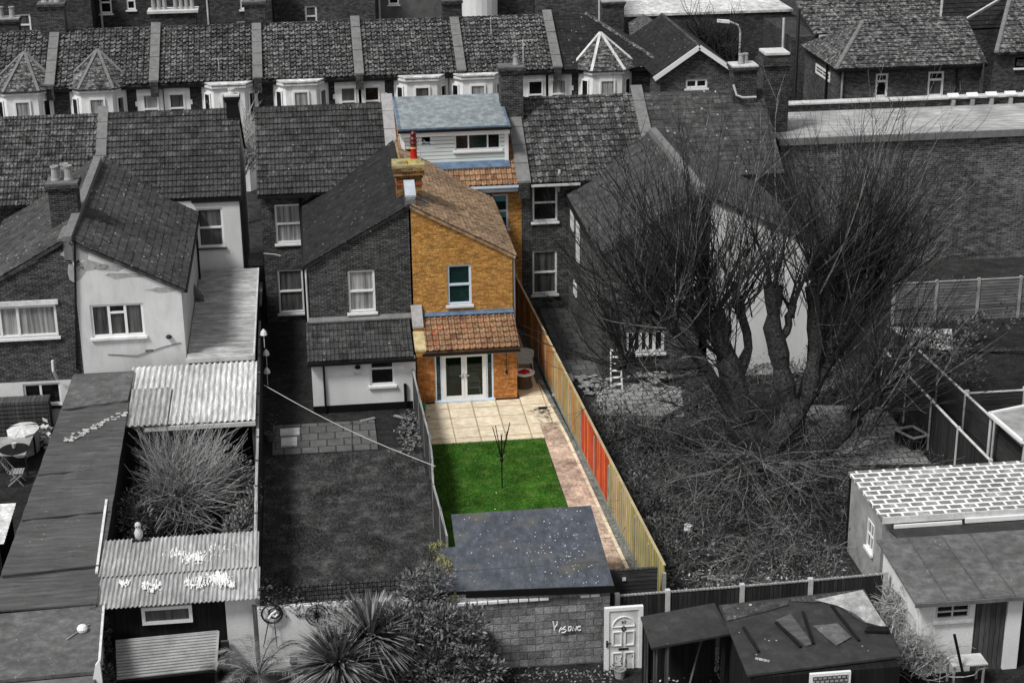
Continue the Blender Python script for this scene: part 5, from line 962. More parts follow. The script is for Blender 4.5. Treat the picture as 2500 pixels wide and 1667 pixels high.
q1, q2 = ZP(40, 1230, 1.9), ZP(22, 1322, 1.9); part(corrug(-13, q1.x, q2.y, q1.y, 1.85, 1.95, .2, .02, ax='y'), 'corrugated_roof', 'metal_lt', K5); part(MB().box(-12.9, q2.y+.1, 0, q1.x-.15, q1.y-.1, 1.8), 'wall', 'wood_dk', K5)
# owl decoy
q = YP(340, 1318, 44.6); ow = thing('owl_decoy', 'pale plastic owl decoy on the corrugated shed roof edge', 'owl decoy', (q.x, 44.6, 2.42))
part(MB().lathe((q.x, 44.6, 2.46), [(.05, 0), (.11, .1), (.12, .22), (.08, .33), (.06, .36), (.09, .42), (.08, .5), (.03, .54)], 12), 'body', 'conc_l', ow, smooth=True)
part(MB().box(q.x-.2, 44.55, 2.42, q.x+.3, 44.65, 2.46), 'perch_board', 'black', ow)
for s in (-1, 1): part(MB().lathe((q.x+s*.035, 44.52, 2.9), [(.018, -.02), (.02, 0), (.01, .015)], 8), 'eye', 'black', ow)
# garden wall with ornaments
GW = thing('garden_wall', 'pale rendered wall at the foot of the dark lawn', 'wall', (0, 41.2, 0))
part(MB().box(-2.08, 41.15, -.25, 2.9, 41.3, 1.9), 'rendered_face', 'render', GW); part(MB().box(-2.1, 41.1, -.25, 2.9, 41.149, .28), 'plinth', 'render_old', GW)
tr = MB(); x = -2.0
while x < 2.6:
    tr.box(x, 41.32, 1.7, x+.02, 41.34, 2.42); x += .12
for zz in (1.95, 2.08, 2.21, 2.34): tr.box(-2.05, 41.342, zz, 2.6, 41.36, zz+.02)
part(tr, 'mesh_screen', 'wood_dk', GW)
b = MB()
for _ in range(900):
    x = random.uniform(-2.05, 2.7); zz = random.uniform(1.62+.2*math.sin(x*3.1)*math.sin(x*7.7+1), 2.1); leaf(b, V((x, 41.12+random.uniform(-.04, .15), zz)), .09, .05)
for _ in range(900): leaf(b, V((random.uniform(-2., 2.8), random.uniform(41.3, 41.75), random.uniform(1.6, 2.3))), .09, .05)
part(b, 'ivy', 'leaf_d', GW)
# compass
r = WR(41.1, 746, 1477, 802, 1527); cxx, czz = (r[0]+r[2])/2, (r[1]+r[3])/2; Rr = (r[2]-r[0])/2
cp = thing('compass_ornament', 'black metal compass rose mounted on the pale garden wall', 'wall ornament', (cxx, 41.12, czz))
def ring(c, r_, t=.012, n=28): return [c+V((r_*math.cos(i*2*math.pi/n), 0, r_*math.sin(i*2*math.pi/n))) for i in range(n+1)]
cc = V((cxx, 41.12, czz)); b = MB().tube(ring(cc, Rr), .013, 5); part(b, 'outer_ring', 'black', cp); part(MB().tube(ring(cc, Rr*.72), .011, 5), 'inner_ring', 'black', cp)
b = MB()
for k in range(16):
    a = k*math.pi/8; rr_ = Rr*(1.3 if k % 4 == 0 else 1.15) if k % 2 == 0 else Rr*.55; b.tube([cc, cc+V((math.cos(a)*rr_, 0, math.sin(a)*rr_))], [.018, .006], 4)
part(b, 'rays', 'black', cp)
for ch_, dx, dz in (('N', 0, 1.5), ('S', 0, -1.55), ('E', 1.55, 0), ('W', -1.55, 0)):
    tc = bpy.data.curves.new('letter', 'FONT'); tc.body = ch_; tc.size = .17; tc.extrude = .008; tc.align_x = 'CENTER'; tc.align_y = 'CENTER'
    to = bpy.data.objects.new('letter', tc); col.objects.link(to); dg = bpy.context.evaluated_depsgraph_get(); tm = bpy.data.meshes.new_from_object(to.evaluated_get(dg)); bpy.data.objects.remove(to)
    to = bpy.data.objects.new('letter', tm); col.objects.link(to); tm.materials.clear(); tm.materials.append(M['black']); to.parent = cp; to.rotation_euler = (R(90), 0, 0); to.location = (dx*Rr, 0, dz*Rr)
q = YP(664, 1498, 41.05); sn = thing('wall_ornament', 'round swirling metal ornament left of the compass rose', 'wall ornament', q)
part(MB().tube(ring(q, .27), .025, 6).tube(ring(q+V((.07, 0, .02)), .15), .02, 6), 'ring', 'black', sn); part(MB().tube([q+V((-.1, -.02, -.12)), q+V((.0, -.02, .02)), q+V((.12, -.02, .1))], .03, 6).tube([q+V((.02, -.03, -.02)), q+V((.08, -.03, -.08)), q+V((.15, -.03, 0))], .03, 6), 'swirl', 'upvc', sn)
part(MB().tube([q+V((-.1, 0, -.2)), q+V((-.28, -.03, -.95))], .014, 5).tube([q+V((.05, 0, -.22)), q+V((.08, -.03, -1.0))], .012, 5), 'ribbons', 'black', sn)
q = YP(715, 1580, 40.9); sg = thing('small_statue', 'small dark round headed ornament at the foot of the pale wall', 'statue', (q.x, 40.9, 0)); part(MB().lathe((q.x, 40.9, -.05), [(.1, 0), (.07, .15), (.04, .3), (.1, .36), (.12, .46), (.07, .56), (.02, .6)], 12), 'figure', 'conc_d', sg)
# ================================================================ GARDEN OBJECTS
# rotary airer on the lawn
q = ZP(1226, 1190, .045); ra = thing('rotary_airer', 'half folded black rotary clothes airer on the green lawn', 'clothes airer', (q.x, q.y, .045))
part(MB().tube([(q.x, q.y, .045), (q.x, q.y, 1.95)], .022, 8), 'pole', 'black', ra); part(MB().lathe((q.x, q.y, .98), [(.03, 0), (.06, .03), (.06, .12), (.03, .16)], 10), 'hub', 'black', ra)
for k in range(4):
    a = k*math.pi/2+.5; part(MB().tube([(q.x, q.y, 1.05), (q.x+math.cos(a)*.34, q.y+math.sin(a)*.3, 2.3-.12*(k % 2))], .016, 6), 'arm', 'black', ra)
for k in range(4):
    a = k*math.pi/2+.5; part(MB().tube([(q.x, q.y, 1.75), (q.x+math.cos(a)*.16, q.y+math.sin(a)*.14, 1.55)], .008, 5), 'strut', 'black', ra)
part(MB().lathe((q.x, q.y, 1.93), [(.02, 0), (.05, .02), (.03, .07)], 8), 'cap', 'steel', ra)
b = MB()
for _ in range(34):
    x, y = random.uniform(3.6, 7.5), random.uniform(45.3, 54.9)
    if random.random() < .5: x, y = random.gauss(6.9, .25), random.gauss(47.6, .5)
    if 3.6 < x < 7.5: s_ = random.uniform(.009, .02); b.poly([(x-s_, y-s_, .08), (x+s_, y-s_, .08), (x+s_, y+s_, .085), (x-s_, y+s_, .085)])
solo(b, 'daisies', 'daisy', 'scattered daisies on the green lawn', 'daisies', kind='stuff')
b = MB()
for _ in range(24000):
    x, y = random.uniform(3.5, 7.6), random.uniform(44.9, 55.42); a = random.uniform(0, 6.3); h_ = random.uniform(.02, .05)+.03*max(0, math.sin(x*2.3+y)*math.sin(y*1.7)); w_ = .012
    b.poly([(x-w_*math.cos(a), y-w_*math.sin(a), .045), (x+w_*math.cos(a), y+w_*math.sin(a), .045), (x+random.gauss(0, .02), y+random.gauss(0, .02), .045+h_)])
solo(b, 'grass', 'grass_g', 'short bright green grass of the lawn', 'grass', kind='stuff')
b = MB()
for _ in range(24000):
    x, y = random.uniform(-2.1, 3.2), random.uniform(41.4, 55.4); a = random.uniform(0, 6.3); cl = max(0, math.sin(x*1.9+y*.7)*math.sin(y*1.3-x)); h_ = random.uniform(.02, .07)+.06*cl; w_ = .014
    b.poly([(x-w_*math.cos(a), y-w_*math.sin(a), 0), (x+w_*math.cos(a), y+w_*math.sin(a), 0), (x+random.gauss(0, .04), y+random.gauss(0, .04), h_)])
solo(b, 'grass', 'grass_d', 'rough dark grass of the left lawn', 'grass', kind='stuff')
# table with red cloth, wicker base; lounge chair
q = ZP(1280, 945, .07); rt_ = thing('round_table', 'round white topped wicker table with crumpled red cloth', 'table', (q.x, q.y, .07)); x, y = q.x, q.y+.05
part(MB().lathe((x, y, .07), [(.3, 0), (.33, .02), (.27, .3), (.3, .52), (.3, .54)], 20), 'wicker_base', 'wicker', rt_); part(MB().lathe((x, y, .615), [(.37, 0), (.41, .02), (.41, .05), (.36, .06), (.34, .04)], 24), 'table_top', 'upvc', rt_)
b = MB(); pr_ = []
for k in range(12): pr_.append((x+math.cos(k*math.pi/6)*(.27 if k % 2 else .2), y+math.sin(k*math.pi/6)*(.24 if k % 2 else .17), .672))
top_ = V((x+.03, y+.02, .8))
for k in range(12): b.poly([pr_[k], pr_[(k+1) % 12], top_])
b.poly(pr_); solo(b, 'red_cloth', 'red_cl', 'crumpled red cloth on the round wicker table', 'cloth')
q = ZP(1278, 905, .07); lc_ = thing('garden_chair', 'pale wire mesh garden chair behind the wicker table', 'chair', (q.x, q.y, .07)); x, y = q.x+.06, q.y+.1
S_ = [(x-.3, y-.25, .42), (x+.3, y-.3, .42), (x+.34, y+.25, .42), (x-.3, y+.28, .42)]
part(MB().prism(S_, (0, 0, .03)), 'seat', 'white_mesh', lc_); part(MB().prism([(x-.3, y+.28, .45), (x+.34, y+.25, .45), (x+.4, y+.42, .68), (x+.1, y+.5, .76), (x-.3, y+.42, .7)], (0, .03, 0)), 'backrest', 'white_mesh', lc_)
part(MB().tube([(x-.3, y+.3, .46), (x-.31, y+.44, .7), (x+.1, y+.52, .77), (x+.42, y+.43, .69), (x+.36, y+.27, .46)], .02, 6), 'back_frame', 'upvc', lc_)
for dx, dy in ((-.27, -.22), (.27, -.27), (.3, .22), (-.27, .25)): part(MB().tube([(x+dx, y+dy, .42), (x+dx*1.15, y+dy*1.15, .07)], .018, 6), 'leg', 'upvc', lc_)
# interior chairs glimpsed: white plastic chairs reflected are left to the glass; gully cover and watering can
q = ZP(1325, 996, .075); solo(MB().box(q.x-.16, q.y-.12, .072, q.x+.16, q.y+.12, .085), 'drain_cover', 'black', 'small black drain cover on the cream paving', 'drain cover')
solo(MB().lathe((3.58, 58.5, .07), [(.07, 0), (.09, .1), (.09, .25), (.05, .3)], 10), 'watering_can', 'green_pl', 'small green container in the corner by the glazed doors', 'container')
b = MB()
for _ in range(26):
    p = V((random.gauss(7.9, .15), random.gauss(57.6, .5), .09)); b.tube([p, p+V((random.uniform(-.2, .2), random.uniform(-.2, .2), .02)), p+V((random.uniform(-.3, .3), random.uniform(-.3, .3), .04))], .008, 3)
solo(b, 'fallen_twigs', 'bark', 'fallen twigs on the cream paving by the fence', 'twigs', kind='stuff')
# washing line
a = XP(645, 940, -2.1); c = XP(1063, 1138, 3.34)
solo(MB().tube([a.lerp(c, t/12)+UP*(-.18*math.sin(t/12*math.pi)) for t in range(13)], .014, 5), 'washing_line', 'rope', 'pale washing line slung across the dark lawn', 'washing line')
q = ZP(858, 1150, .0); solo(MB().tube([q, q+V((.12, .2, 1.75))], .02, 6), 'line_prop', 'wood_md', 'thin wooden prop under the washing line', 'prop')
# manhole slabs, pots, planks on dark patio
for (px, py, w_, h_, lb) in ((708, 1056, .34, .3, 'pale square inspection cover on the dark slabs, farther of two'), (706, 1080, .28, .36, 'pale square inspection cover at the lawn edge, nearer of two')):
    q = ZP(px, py, .06); solo(MB().box(q.x-w_, q.y-h_, .062, q.x+w_, q.y+h_, .11), 'inspection_cover', 'conc_l', lb, 'drain cover')
pot(ZP(660, 1070).x, ZP(660, 1075).y, 0, .2, .3, 'dark shrub in a pot at the left end of the dark slabs', pl_h=.7, n=120)
for px, py, px2, py2, lb in ((880, 1028, 915, 1020, 'pale plank lying near the rendered extension'), (962, 1014, 998, 1022, 'pale plank lying below the rendered extension corner')):
    a, c = ZP(px, py, .08), ZP(px2, py2, .08); solo(MB().bar(a, c, .12, .04), 'plank', 'wood_lt', lb, 'plank')
b = MB()
for _ in range(500):
    q = ZP(random.gauss(1005, 16), random.uniform(1020, 1110), 0); leaf(b, q+UP*random.uniform(0, .35), .14, .07)
solo(b, 'border_plants', 'leaf_m', 'low leafy plants along the grey fence beside the dark lawn', 'plants', kind='stuff')
# far left yard: table, chair, cover
tb = thing('garden_table', 'weathered rectangular garden table in the far left yard', 'table', (-10.9, 54, 0))
T = [ZP(-40, 1115, .75), ZP(62, 1112, .75), ZP(82, 1065, .75), ZP(-20, 1070, .75)]; part(MB().prism(T, (0, 0, .04)), 'top', 'conc', tb)
for p in T: part(MB().box(p.x-.03, p.y-.03, 0, p.x+.03, p.y+.03, .749), 'leg', 'wood_dk', tb)
q = ZP(35, 1092, .8); solo(MB().lathe(q, [(.06, 0), (.09, .16), (.1, .17), (.08, .17)], 12), 'pot', 'conc_l', 'small pale pot standing on the weathered table', 'pot')
solo(MB().lathe(ZP(35, 1096, .792), [(.5, 0), (.5, .008)], 20), 'table_mat', 'black', 'dark oval mat on the weathered table', 'mat')
q = ZP(45, 1180); gc = thing('folding_chair', 'slatted folding garden chair in front of the weathered table', 'chair', (q.x, q.y, 0)); x, y = q.x, q.y
for k in range(5): part(MB().box(x-.25, y-.2+k*.09, .44, x+.22, y-.13+k*.09, .46), 'seat_slat', 'wood_lt', gc)
for k in range(5): part(MB().bar((x-.28-k*.04, y-.2, .52+k*.09), (x-.28-k*.04, y+.22, .52+k*.09), .02, .06), 'back_slat', 'wood_lt', gc)
for yy in (y-.21, y+.23): part(MB().bar((x-.48, yy, .95), (x+.2, yy, 0), .035), 'leg', 'wood_lt', gc); part(MB().bar((x+.22, yy+.03, .44), (x-.3, yy+.03, 0), .035), 'leg', 'wood_lt', gc)
b = MB(); q = ZP(55, 1045, .9); 
for k in range(10): 
    a0, a1 = k*math.pi/5, (k+1)*math.pi/5; b.poly([q+V((math.cos(a0)*.55, math.sin(a0)*.7, random.uniform(-.1, .0))), q+V((math.cos(a1)*.55, math.sin(a1)*.7, -.05)), q+V((0, 0, .12))]); b.poly([q+V((math.cos(a0)*.55, math.sin(a0)*.7, -.05)), q+V((math.cos(a1)*.55, math.sin(a1)*.7, -.05)), q+V((math.cos(a1)*.5, math.sin(a1)*.65, -.85)), q+V((math.cos(a0)*.5, math.sin(a0)*.65, -.85))])
solo(b, 'covered_furniture', 'tarp', 'furniture under a crumpled pale cover against the white wall', 'cover')
b = MB()
q = ZP(112, 1085, .0)
for k in range(60):
    p = q+V((random.gauss(0, .16), random.gauss(0, .3), random.uniform(0, .7))); leaf(b, p, .3, .22)
solo(b, 'rubbish_sacks', 'tarp', 'crumpled pale sacks between the table and the long felt shed', 'sacks', kind='stuff')
b = MB()
for k in range(8): b.box(-12.6, 58.3-k*.0, .1+k*.16, -9.75, 58.9, .22+k*.16)
solo(b, 'log_pile', 'wood_md', 'stacked timber against the white wall at the left edge', 'timber stack')
# clutter in passage between houses
b = MB().box(-2.9, 70.2, 2.2, -2.3, 71.6, 2.3).box(-2.85, 67.2, 1.4, -2.35, 70.1, 1.48)
solo(b, 'side_gate', 'conc', 'grey boarded gate and roof in the passage between the houses', 'gate')
# small ladder and steps in garden right
q = ZP(1503, 948); ld_ = thing('step_ladder', 'white step ladder standing in the overgrown garden', 'ladder', (q.x, q.y, 0)); x, y = q.x, q.y
for s in (-1, 1): part(MB().bar((x+s*.22, y-.2, 0), (x+s*.17, y+.2, 1.5), .05), 'rail', 'upvc', ld_)
for k in range(6): part(MB().box(x-.19, y-.18+k*.065, .2+k*.25, x+.19, y-.05+k*.065, .23+k*.25), 'tread', 'upvc', ld_)
for (px, py, sx_, lb) in ((1580, 925, .5, 'pale weathered rubble heap behind the step ladder'), (1440, 950, .35, 'pale broken slab leaning near the board fence')):
    q = ZP(px, py); b = MB()
    for _ in range(26):
        p = q+V((random.gauss(0, sx_), random.gauss(0, .4), random.uniform(0, .3))); b.bar(p, p+V((random.gauss(0, .3), random.gauss(0, .3), random.uniform(-.1, .1))), random.uniform(.1, .3), .05)
    solo(b, 'rubble', 'conc', lb, 'rubble')
b = MB()
n = 14; P = [[ZP(2168+i*(12-j*1.4)+j*19, 797+j*13+.5*i, .25+random.uniform(-.2, .26)) for i in range(n)] for j in range(5)]
for j in range(4):
    for i in range(n-1): b.poly([P[j][i], P[j][i+1], P[j+1][i+1], P[j+1][i]])
solo(b, 'tarpaulin', 'tarp', 'crumpled white tarpaulin behind the bare tree branches', 'tarpaulin')
q = ZP(2235, 1080, .5); cf = thing('cold_frame', 'low pale framed cold frame under the branches', 'cold frame', q); C4 = [ZP(2185, 1048, .5), ZP(2230, 1070, .5), ZP(2268, 1062, .5), ZP(2228, 1040, .5)]
for k in range(4): part(MB().bar(C4[k], C4[(k+1) % 4], .06), 'frame', 'conc_l', cf)
part(MB().prism([p-UP*.5 for p in C4], (0, 0, .42)), 'bed', 'soil', cf)
q = ZP(1680, 1297, .1); solo(MB().lathe(q, [(.1, 0), (.14, .05), (.13, .22), (.1, .24)], 10), 'bucket', 'upvc', 'small white bucket in the overgrown garden', 'bucket')
# ================================================================ PLANTS
def spike_plant(name, lb, cat, c, n, L, mat, stem=.12, sh=1.0, up_=.15, w_=.045, droop=.5, grp=None, hd=1.):
    o = thing(name, lb, cat, c, grp); c = V(c); hd = c+UP*sh; part(MB().tube([c, hd], [stem, stem*.8], 8), 'stem', 'bark', o); b = MB()
    for _ in range(n):
        th = random.uniform(0, 2*math.pi); ph = math.asin(random.uniform(-.35, 1)); d = V((math.cos(th)*math.cos(ph), math.sin(th)*math.cos(ph), math.sin(ph)+up_)).normalized(); l = L*random.uniform(.75, 1.05)
        s_ = d.cross(UP).normalized()*w_/2; dr = V((0, 0, -1))*l*droop
        p0, p1, p2, p3 = hd, hd+d*l*.35, hd+d*l*.7+dr*.12, hd+d*l+dr*.32
        b.poly([p0-s_*.6, p0+s_*.6, p1+s_, p1-s_]); b.poly([p1-s_, p1+s_, p2+s_*.7, p2-s_*.7]); b.poly([p2-s_*.7, p2+s_*.7, p3])
    part(b, 'leaves', mat, o); return o
q = YP(905, 1560, 40.0); spike_plant('cordyline', 'taller spiky cordyline palm before the pale wall, right of two', 'cordyline', (q.x, 40.0, -.1), 520, 1.65, 'leaf_p', sh=q.z+.1, w_=.07, grp='spiky cordylines')
q = YP(825, 1625, 39.2); spike_plant('cordyline', 'lower spiky cordyline palm before the pale wall, left of two', 'cordyline', (q.x, 39.2, -.1), 520, 1.6, 'leaf_p', sh=max(.3, q.z+.1), w_=.07, grp='spiky cordylines')
# feathery palm
def feather(name, lb, c, h_, fronds, L, mat='leaf_s'):
    o = thing(name, lb, 'palm', c); c = V(c); hd = c+UP*h_; part(MB().tube([c, hd], [.12, .1], 8), 'trunk', 'bark', o); b = MB()
    for k in range(fronds):
        th = k*2*math.pi/fronds+random.uniform(-.2, .2); el = random.uniform(.3, 1.2); d = V((math.cos(th)*math.cos(el), math.sin(th)*math.cos(el), math.sin(el))); pts = []
        for i in range(9): t = i/8; pts.append(hd+d*L*t+V((0, 0, -.55*L*t*t)))
        b.tube(pts, [.015]*8+[.005], 4)
        for i in range(1, 34):
            t = i/34; a = t*8; j = min(7, int(a)); p = pts[j].lerp(pts[j+1], a-j); dd = (pts[j+1]-pts[j]).normalized(); s_ = dd.cross(UP).normalized()
            for s in (-1, 1): 
                dl = (s_*s+dd*.7+V((0, 0, -.15))).normalized()*.32*(1-.6*abs(t-.4)); b.poly([p, p+dd*.025, p+dl])
    part(b, 'fronds', mat, o); return o
q = YP(640, 1650, 39.4); feather('date_palm', 'feathery palm in front of the white wall end', (q.x-.1, 39.4, -.1), 1.0, 19, 2.15, 'leaf_p')
# evergreen shrubs
def shrub(name, lb, cat, blobs, n, mat, l=.11, w_=.06, stems=True, kind=None, grp=None):
    o = thing(name, lb, cat, blobs[0][0], grp); b = MB()
    for (c, r_) in blobs:
        c = V(c); m_ = int(n*r_[0]*r_[1]*r_[2])
        subs = [c+V((random.uniform(-1, 1)*r_[0]*.75, random.uniform(-1, 1)*r_[1]*.75, random.uniform(-.8, 1)*r_[2]*.75)) for _ in range(12)]
        for _ in range(m_):
            s_ = random.choice(subs); d = V((random.gauss(0, 1), random.gauss(0, 1), random.gauss(0, 1))).normalized(); p = s_+V((d.x*r_[0], d.y*r_[1], d.z*r_[2]))*random.uniform(.25, .5); leaf(b, p, l*random.uniform(.7, 1.2), w_, (d+V((random.gauss(0, .4), random.gauss(0, .4), .5))).normalized())
    part(b, 'foliage', mat, o)
    if stems:
        s2 = MB(); c = V(blobs[0][0])
        for (cc, r_) in blobs:
            for _ in range(4): s2.tube([V((c.x, c.y, 0)), V(cc)+V((random.gauss(0, .15), random.gauss(0, .15), 0))], [.04, .012], 5)
        part(s2, 'stems', 'bark', o)
    return o
qa, qb, qc, qd = YP(1040, 1440, 40.6), YP(1010, 1520, 40.2), YP(1115, 1560, 39.7), YP(1150, 1630, 39.4)
shrub('evergreen_shrub', 'large glossy evergreen shrub left of the block wall', 'shrub', [((qb.x, 40.0, qb.z), (.9, .6, .8)), ((qa.x, 40.6, qa.z), (.75, .5, .6)), ((qc.x, 39.6, qc.z), (.95, .55, .9)), ((qd.x-.1, 39.3, qd.z), (.9, .5, .65)), ((qb.x-.1, 39.6, .4), (.9, .5, .5))], 7000, 'leaf_m', .15, .06)
q = YP(1070, 1355, 41.7); shrub('climbing_plant', 'yellow green climber spilling over the left edge of the block shed roof', 'climber', [((2.95, 41.9, 2.5), (.26, .7, .12)), ((2.85, 43., 2.42), (.25, .25, .14)), ((3.0, 40.4, 2.28), (.22, .12, .1))], 14000, 'leaf_y', .09, .04)
# ivy at garage gap
shrub('ivy', 'dark ivy in the gap beside the black shed', 'ivy', [((-6.15, 41.0, 1.2), (.25, .4, 1.1)), ((-6.0, 39.6, .8), (.25, .6, .8))], 5000, 'leaf_d', .09, .07)
shrub('evergreen_shrub', 'dark leafy shrub under the corrugated canopy edge', 'shrub', [((-3.6, 52.6, .9), (1.1, .7, .8)), ((-5.4, 51.3, .7), (1., 1.3, .8)), ((-5.9, 47.8, .6), (.6, 2.6, .7)), ((-2.8, 49, .6), (.55, 3.0, .7)), ((-4.2, 45.4, .35), (2.0, .7, .45)), ((-5.5, 45.6, .7), (.7, .9, .7)), ((-3.2, 51.8, 1.), (.9, .9, .8))], 2300, 'leaf_m', .12, .06)
b = MB()
for px, py in ((515, 1110), (525, 1090), (545, 1100), (560, 1088), (490, 1078), (405, 1190), (425, 1210), (540, 1105)):
    q = ZP(px, py, 1.1); b.tube2(q, [(.05, 0), (.07, .03), (.02, .06)], 7)
solo(b, 'white_flowers', 'upvc', 'few small white blooms above the dry grass', 'flowers', kind='stuff')
# dry clump with arching stems
q = ZP(445, 1270, 0); dg_ = thing('dry_shrub', 'big fan of bare pale stems filling the left planted garden', 'shrub', (q.x, q.y, 0)); b = MB(); b2 = MB()
for i in range(1900):
    th = random.uniform(0, 2*math.pi); el = random.uniform(.1, 1.4); L = random.uniform(1.3, 3.1); c = V((q.x+random.gauss(0, .3), q.y+random.gauss(0, .5)+.6, random.uniform(0, .8)))
    d = V((math.cos(th)*math.cos(el)*.85, math.sin(th)*math.cos(el)*1.3, math.sin(el))); pts = [c]; v_ = d.copy(); 
    for s in range(4): v_ = (v_+V((random.gauss(0, .22), random.gauss(0, .22), random.gauss(-.05, .14)))); c = c+v_.normalized()*L/4; pts.append(c.copy())
    if any(p.x < -6.3 or p.x > -2.3 or p.z < 0 or p.y > 53.2 for p in pts): continue
    (b if i % 4 else b2).tube(pts, [.016, .013, .011, .008, .004], 3, cap=False)
part(b, 'pale_stems', 'twig_l', dg_); part(b2, 'grey_stems', 'twig_m', dg_)
# twiggy shrub bottom right by ruined shed
def twigs(b, c, n, Lr, spread=1., base=.02, up_=.5, seg=4, wob=.22, br=.5, dirs=None):
    for i in range(n):
        th = random.uniform(0, 2*math.pi) if dirs is None else random.gauss(*dirs); el = random.uniform(.1, 1.4)*up_+.1; L = random.uniform(*Lr); p = V(c)+V((random.gauss(0, .12), random.gauss(0, .12), random.gauss(0, .1)))*spread
        v_ = V((math.cos(th)*math.cos(el), math.sin(th)*math.cos(el), math.sin(el))); pts = [p.copy()]
        for s in range(seg): v_ = (v_+V((random.gauss(0, wob), random.gauss(0, wob), random.gauss(0, wob*.7)))).normalized(); p = p+v_*L/seg; pts.append(p.copy())
        b.tube(pts, [base*(1-.8*k/seg) for k in range(seg+1)], 3, cap=False)
        if random.random() < br:
            p = pts[2]; v2 = (v_+V((random.gauss(0, .5), random.gauss(0, .5), random.gauss(0, .4)))).normalized(); b.tube([p, p+v2*L*.25, p+v2*L*.45+V((0, 0, .05))], [base*.5, base*.3, base*.15], 3, cap=False)
q = ZP(2225, 1560, 0); ts = thing('twiggy_shrub', 'tangled bare grey shrub between the ruined shed and the white fronted shed', 'shrub', (q.x, q.y, 0)); b = MB()
for (px, py, z_) in ((2190, 1520, .8), (2215, 1580, .8), (2260, 1620, .6), (2180, 1600, .8), (2200, 1480, 1.2)): twigs(b, ZP(px, py, z_), 90, (.5, 1.3), 2., .022, .8, 5, .45)
part(b, 'stems', 'twig_l', ts)
q = ZP(1690, 1640, .1); shrub('evergreen_shrub', 'small leafed bush below the open lean-to', 'shrub', [((q.x, q.y, .25), (1.0, .5, .3)), ((q.x-.9, q.y-.2, .1), (.5, .4, .25))], 4200, 'litter', .08, .05)
b = MB()
for _ in range(900): q = ZP(random.uniform(1180, 1500), random.gauss(1655, 8), -.1); leaf(b, q+UP*random.uniform(0, .12), .1, .06)
solo(b, 'ground_cover', 'leaf_m', 'scrubby ground cover at the foot of the block wall', 'ground cover', kind='stuff')
# litter under the bare tree
b = MB()
for _ in range(1800):
    x, y = random.uniform(9.4, 15.2), random.gauss(43.2, 1.6)
    if y < 41: continue
    leaf(b, V((x, y, random.uniform(.0, .12))), random.uniform(.05, .16), random.uniform(.03, .09), flat=.3)
solo(b, 'leaf_litter', 'litter', 'pale leaf litter and rubbish under the bare tree', 'leaf litter', kind='stuff')
b = MB()
for _ in range(60): x, y = random.uniform(9.6, 15), random.uniform(41.2, 47); p = V((x, y, .06)); b.bar(p, p+V((random.uniform(-.5, .5), random.uniform(-.3, .3), random.uniform(0, .12))), random.uniform(.03, .09), .04)
solo(b, 'timber_offcuts', 'wood_lt', 'pale timber offcuts scattered in the overgrown garden', 'timber', kind='stuff')
b = MB()
for _ in range(620):
    x, y = random.uniform(9.4, 15.4), random.uniform(41.2, 58); twigs(b, V((x, y, 0)), 4, (.5, 1.3), 1.5, .012, .7, 4, .35)
for _ in range(200):
    x, y = random.uniform(16, 20.5), random.uniform(46.3, 64); twigs(b, V((x, y, 0)), 3, (.5, 1.6), 1.5, .014, .8, 4, .35)
solo(b, 'undergrowth', 'twig_m', 'bare brambly undergrowth round the tree', 'undergrowth', kind='stuff')
shrub('evergreen_shrub', 'scruffy evergreen bush along the far side of the board fence', 'shrub', [((10.1, 54.8, .6), (.8, 2.4, .8)), ((10.0, 50.2, .5), (.8, 2.4, .7)), ((10.3, 46.4, .4), (.8, 2., .55)), ((11.8, 53.2, .4), (1.5, 1.8, .6)), ((12.2, 49.2, .35), (1.6, 2.2, .5)), ((13.2, 45.6, .25), (1.6, 1.6, .4)), ((15.5, 48.4, .3), (1.2, 2., .5)), ((17.5, 60.5, .5), (2.2, 2., .7)), ((19.4, 57.6, .5), (1.2, 1.5, .7))], 900, 'leaf_u', .13, .06)
# ---------------------------------------------------------------- big pollarded tree
TB = V((14.9, 50.9, 0))
tree = thing('bare_tree', 'huge bare pollarded tree with fans of long thin shoots', 'tree', TB)
tk = MB(); heads = []
def W3(px, py, Y): return YP(px, py, Y)
def limb(pp, rad):
    pts = [V(p) for p in pp]; sm = []
    for i in range(len(pts)-1):
        for k in range(3): t = k/3; sm.append(pts[i].lerp(pts[i+1], t)+V((random.gauss(0, .03), random.gauss(0, .03), random.gauss(0, .02))))
    sm.append(pts[-1]); rr_ = [rad[0]+(rad[1]-rad[0])*i/(len(sm)-1) for i in range(len(sm))]
    rr_ = [q*random.uniform(.85, 1.22) for q in rr_]; rr_[-1] *= 1.4; rr_[-2] *= 1.25; tk.tube(sm, rr_, 10)
base = W3(1880, 1130, 51.); base.z = max(base.z, .9)
tk.tube([TB-UP*.1, TB+UP*.5, base], [.75, .55, .5], 12)
Y1 = 51.5
b1_ = W3(1810, 1040, Y1); limb([base, b1_, W3(1795, 950, Y1+.2), W3(1770, 860, Y1+.4), W3(1745, 760, Y1+.5)], (.52, .24))
limb([b1_, W3(1725, 900, 51.2), W3(1690, 860, 51.1), W3(1635, 790, 51.)], (.24, .1)); limb([W3(1770, 870, Y1+.4), W3(1690, 760, 51.9), W3(1680, 700, 52)], (.2, .12)); limb([W3(1795, 940, 51.7), W3(1830, 850, 52.2), W3(1800, 740, 52.6)], (.2, .12))
b2_ = W3(1935, 1010, 51.8); limb([base, b2_, W3(1905, 900, 52), W3(1890, 800, 52.1), W3(1888, 700, 52.2)], (.42, .2)); limb([W3(1898, 850, 52.1), W3(1925, 790, 52.2), W3(1935, 745, 52.2)], (.14, .1))
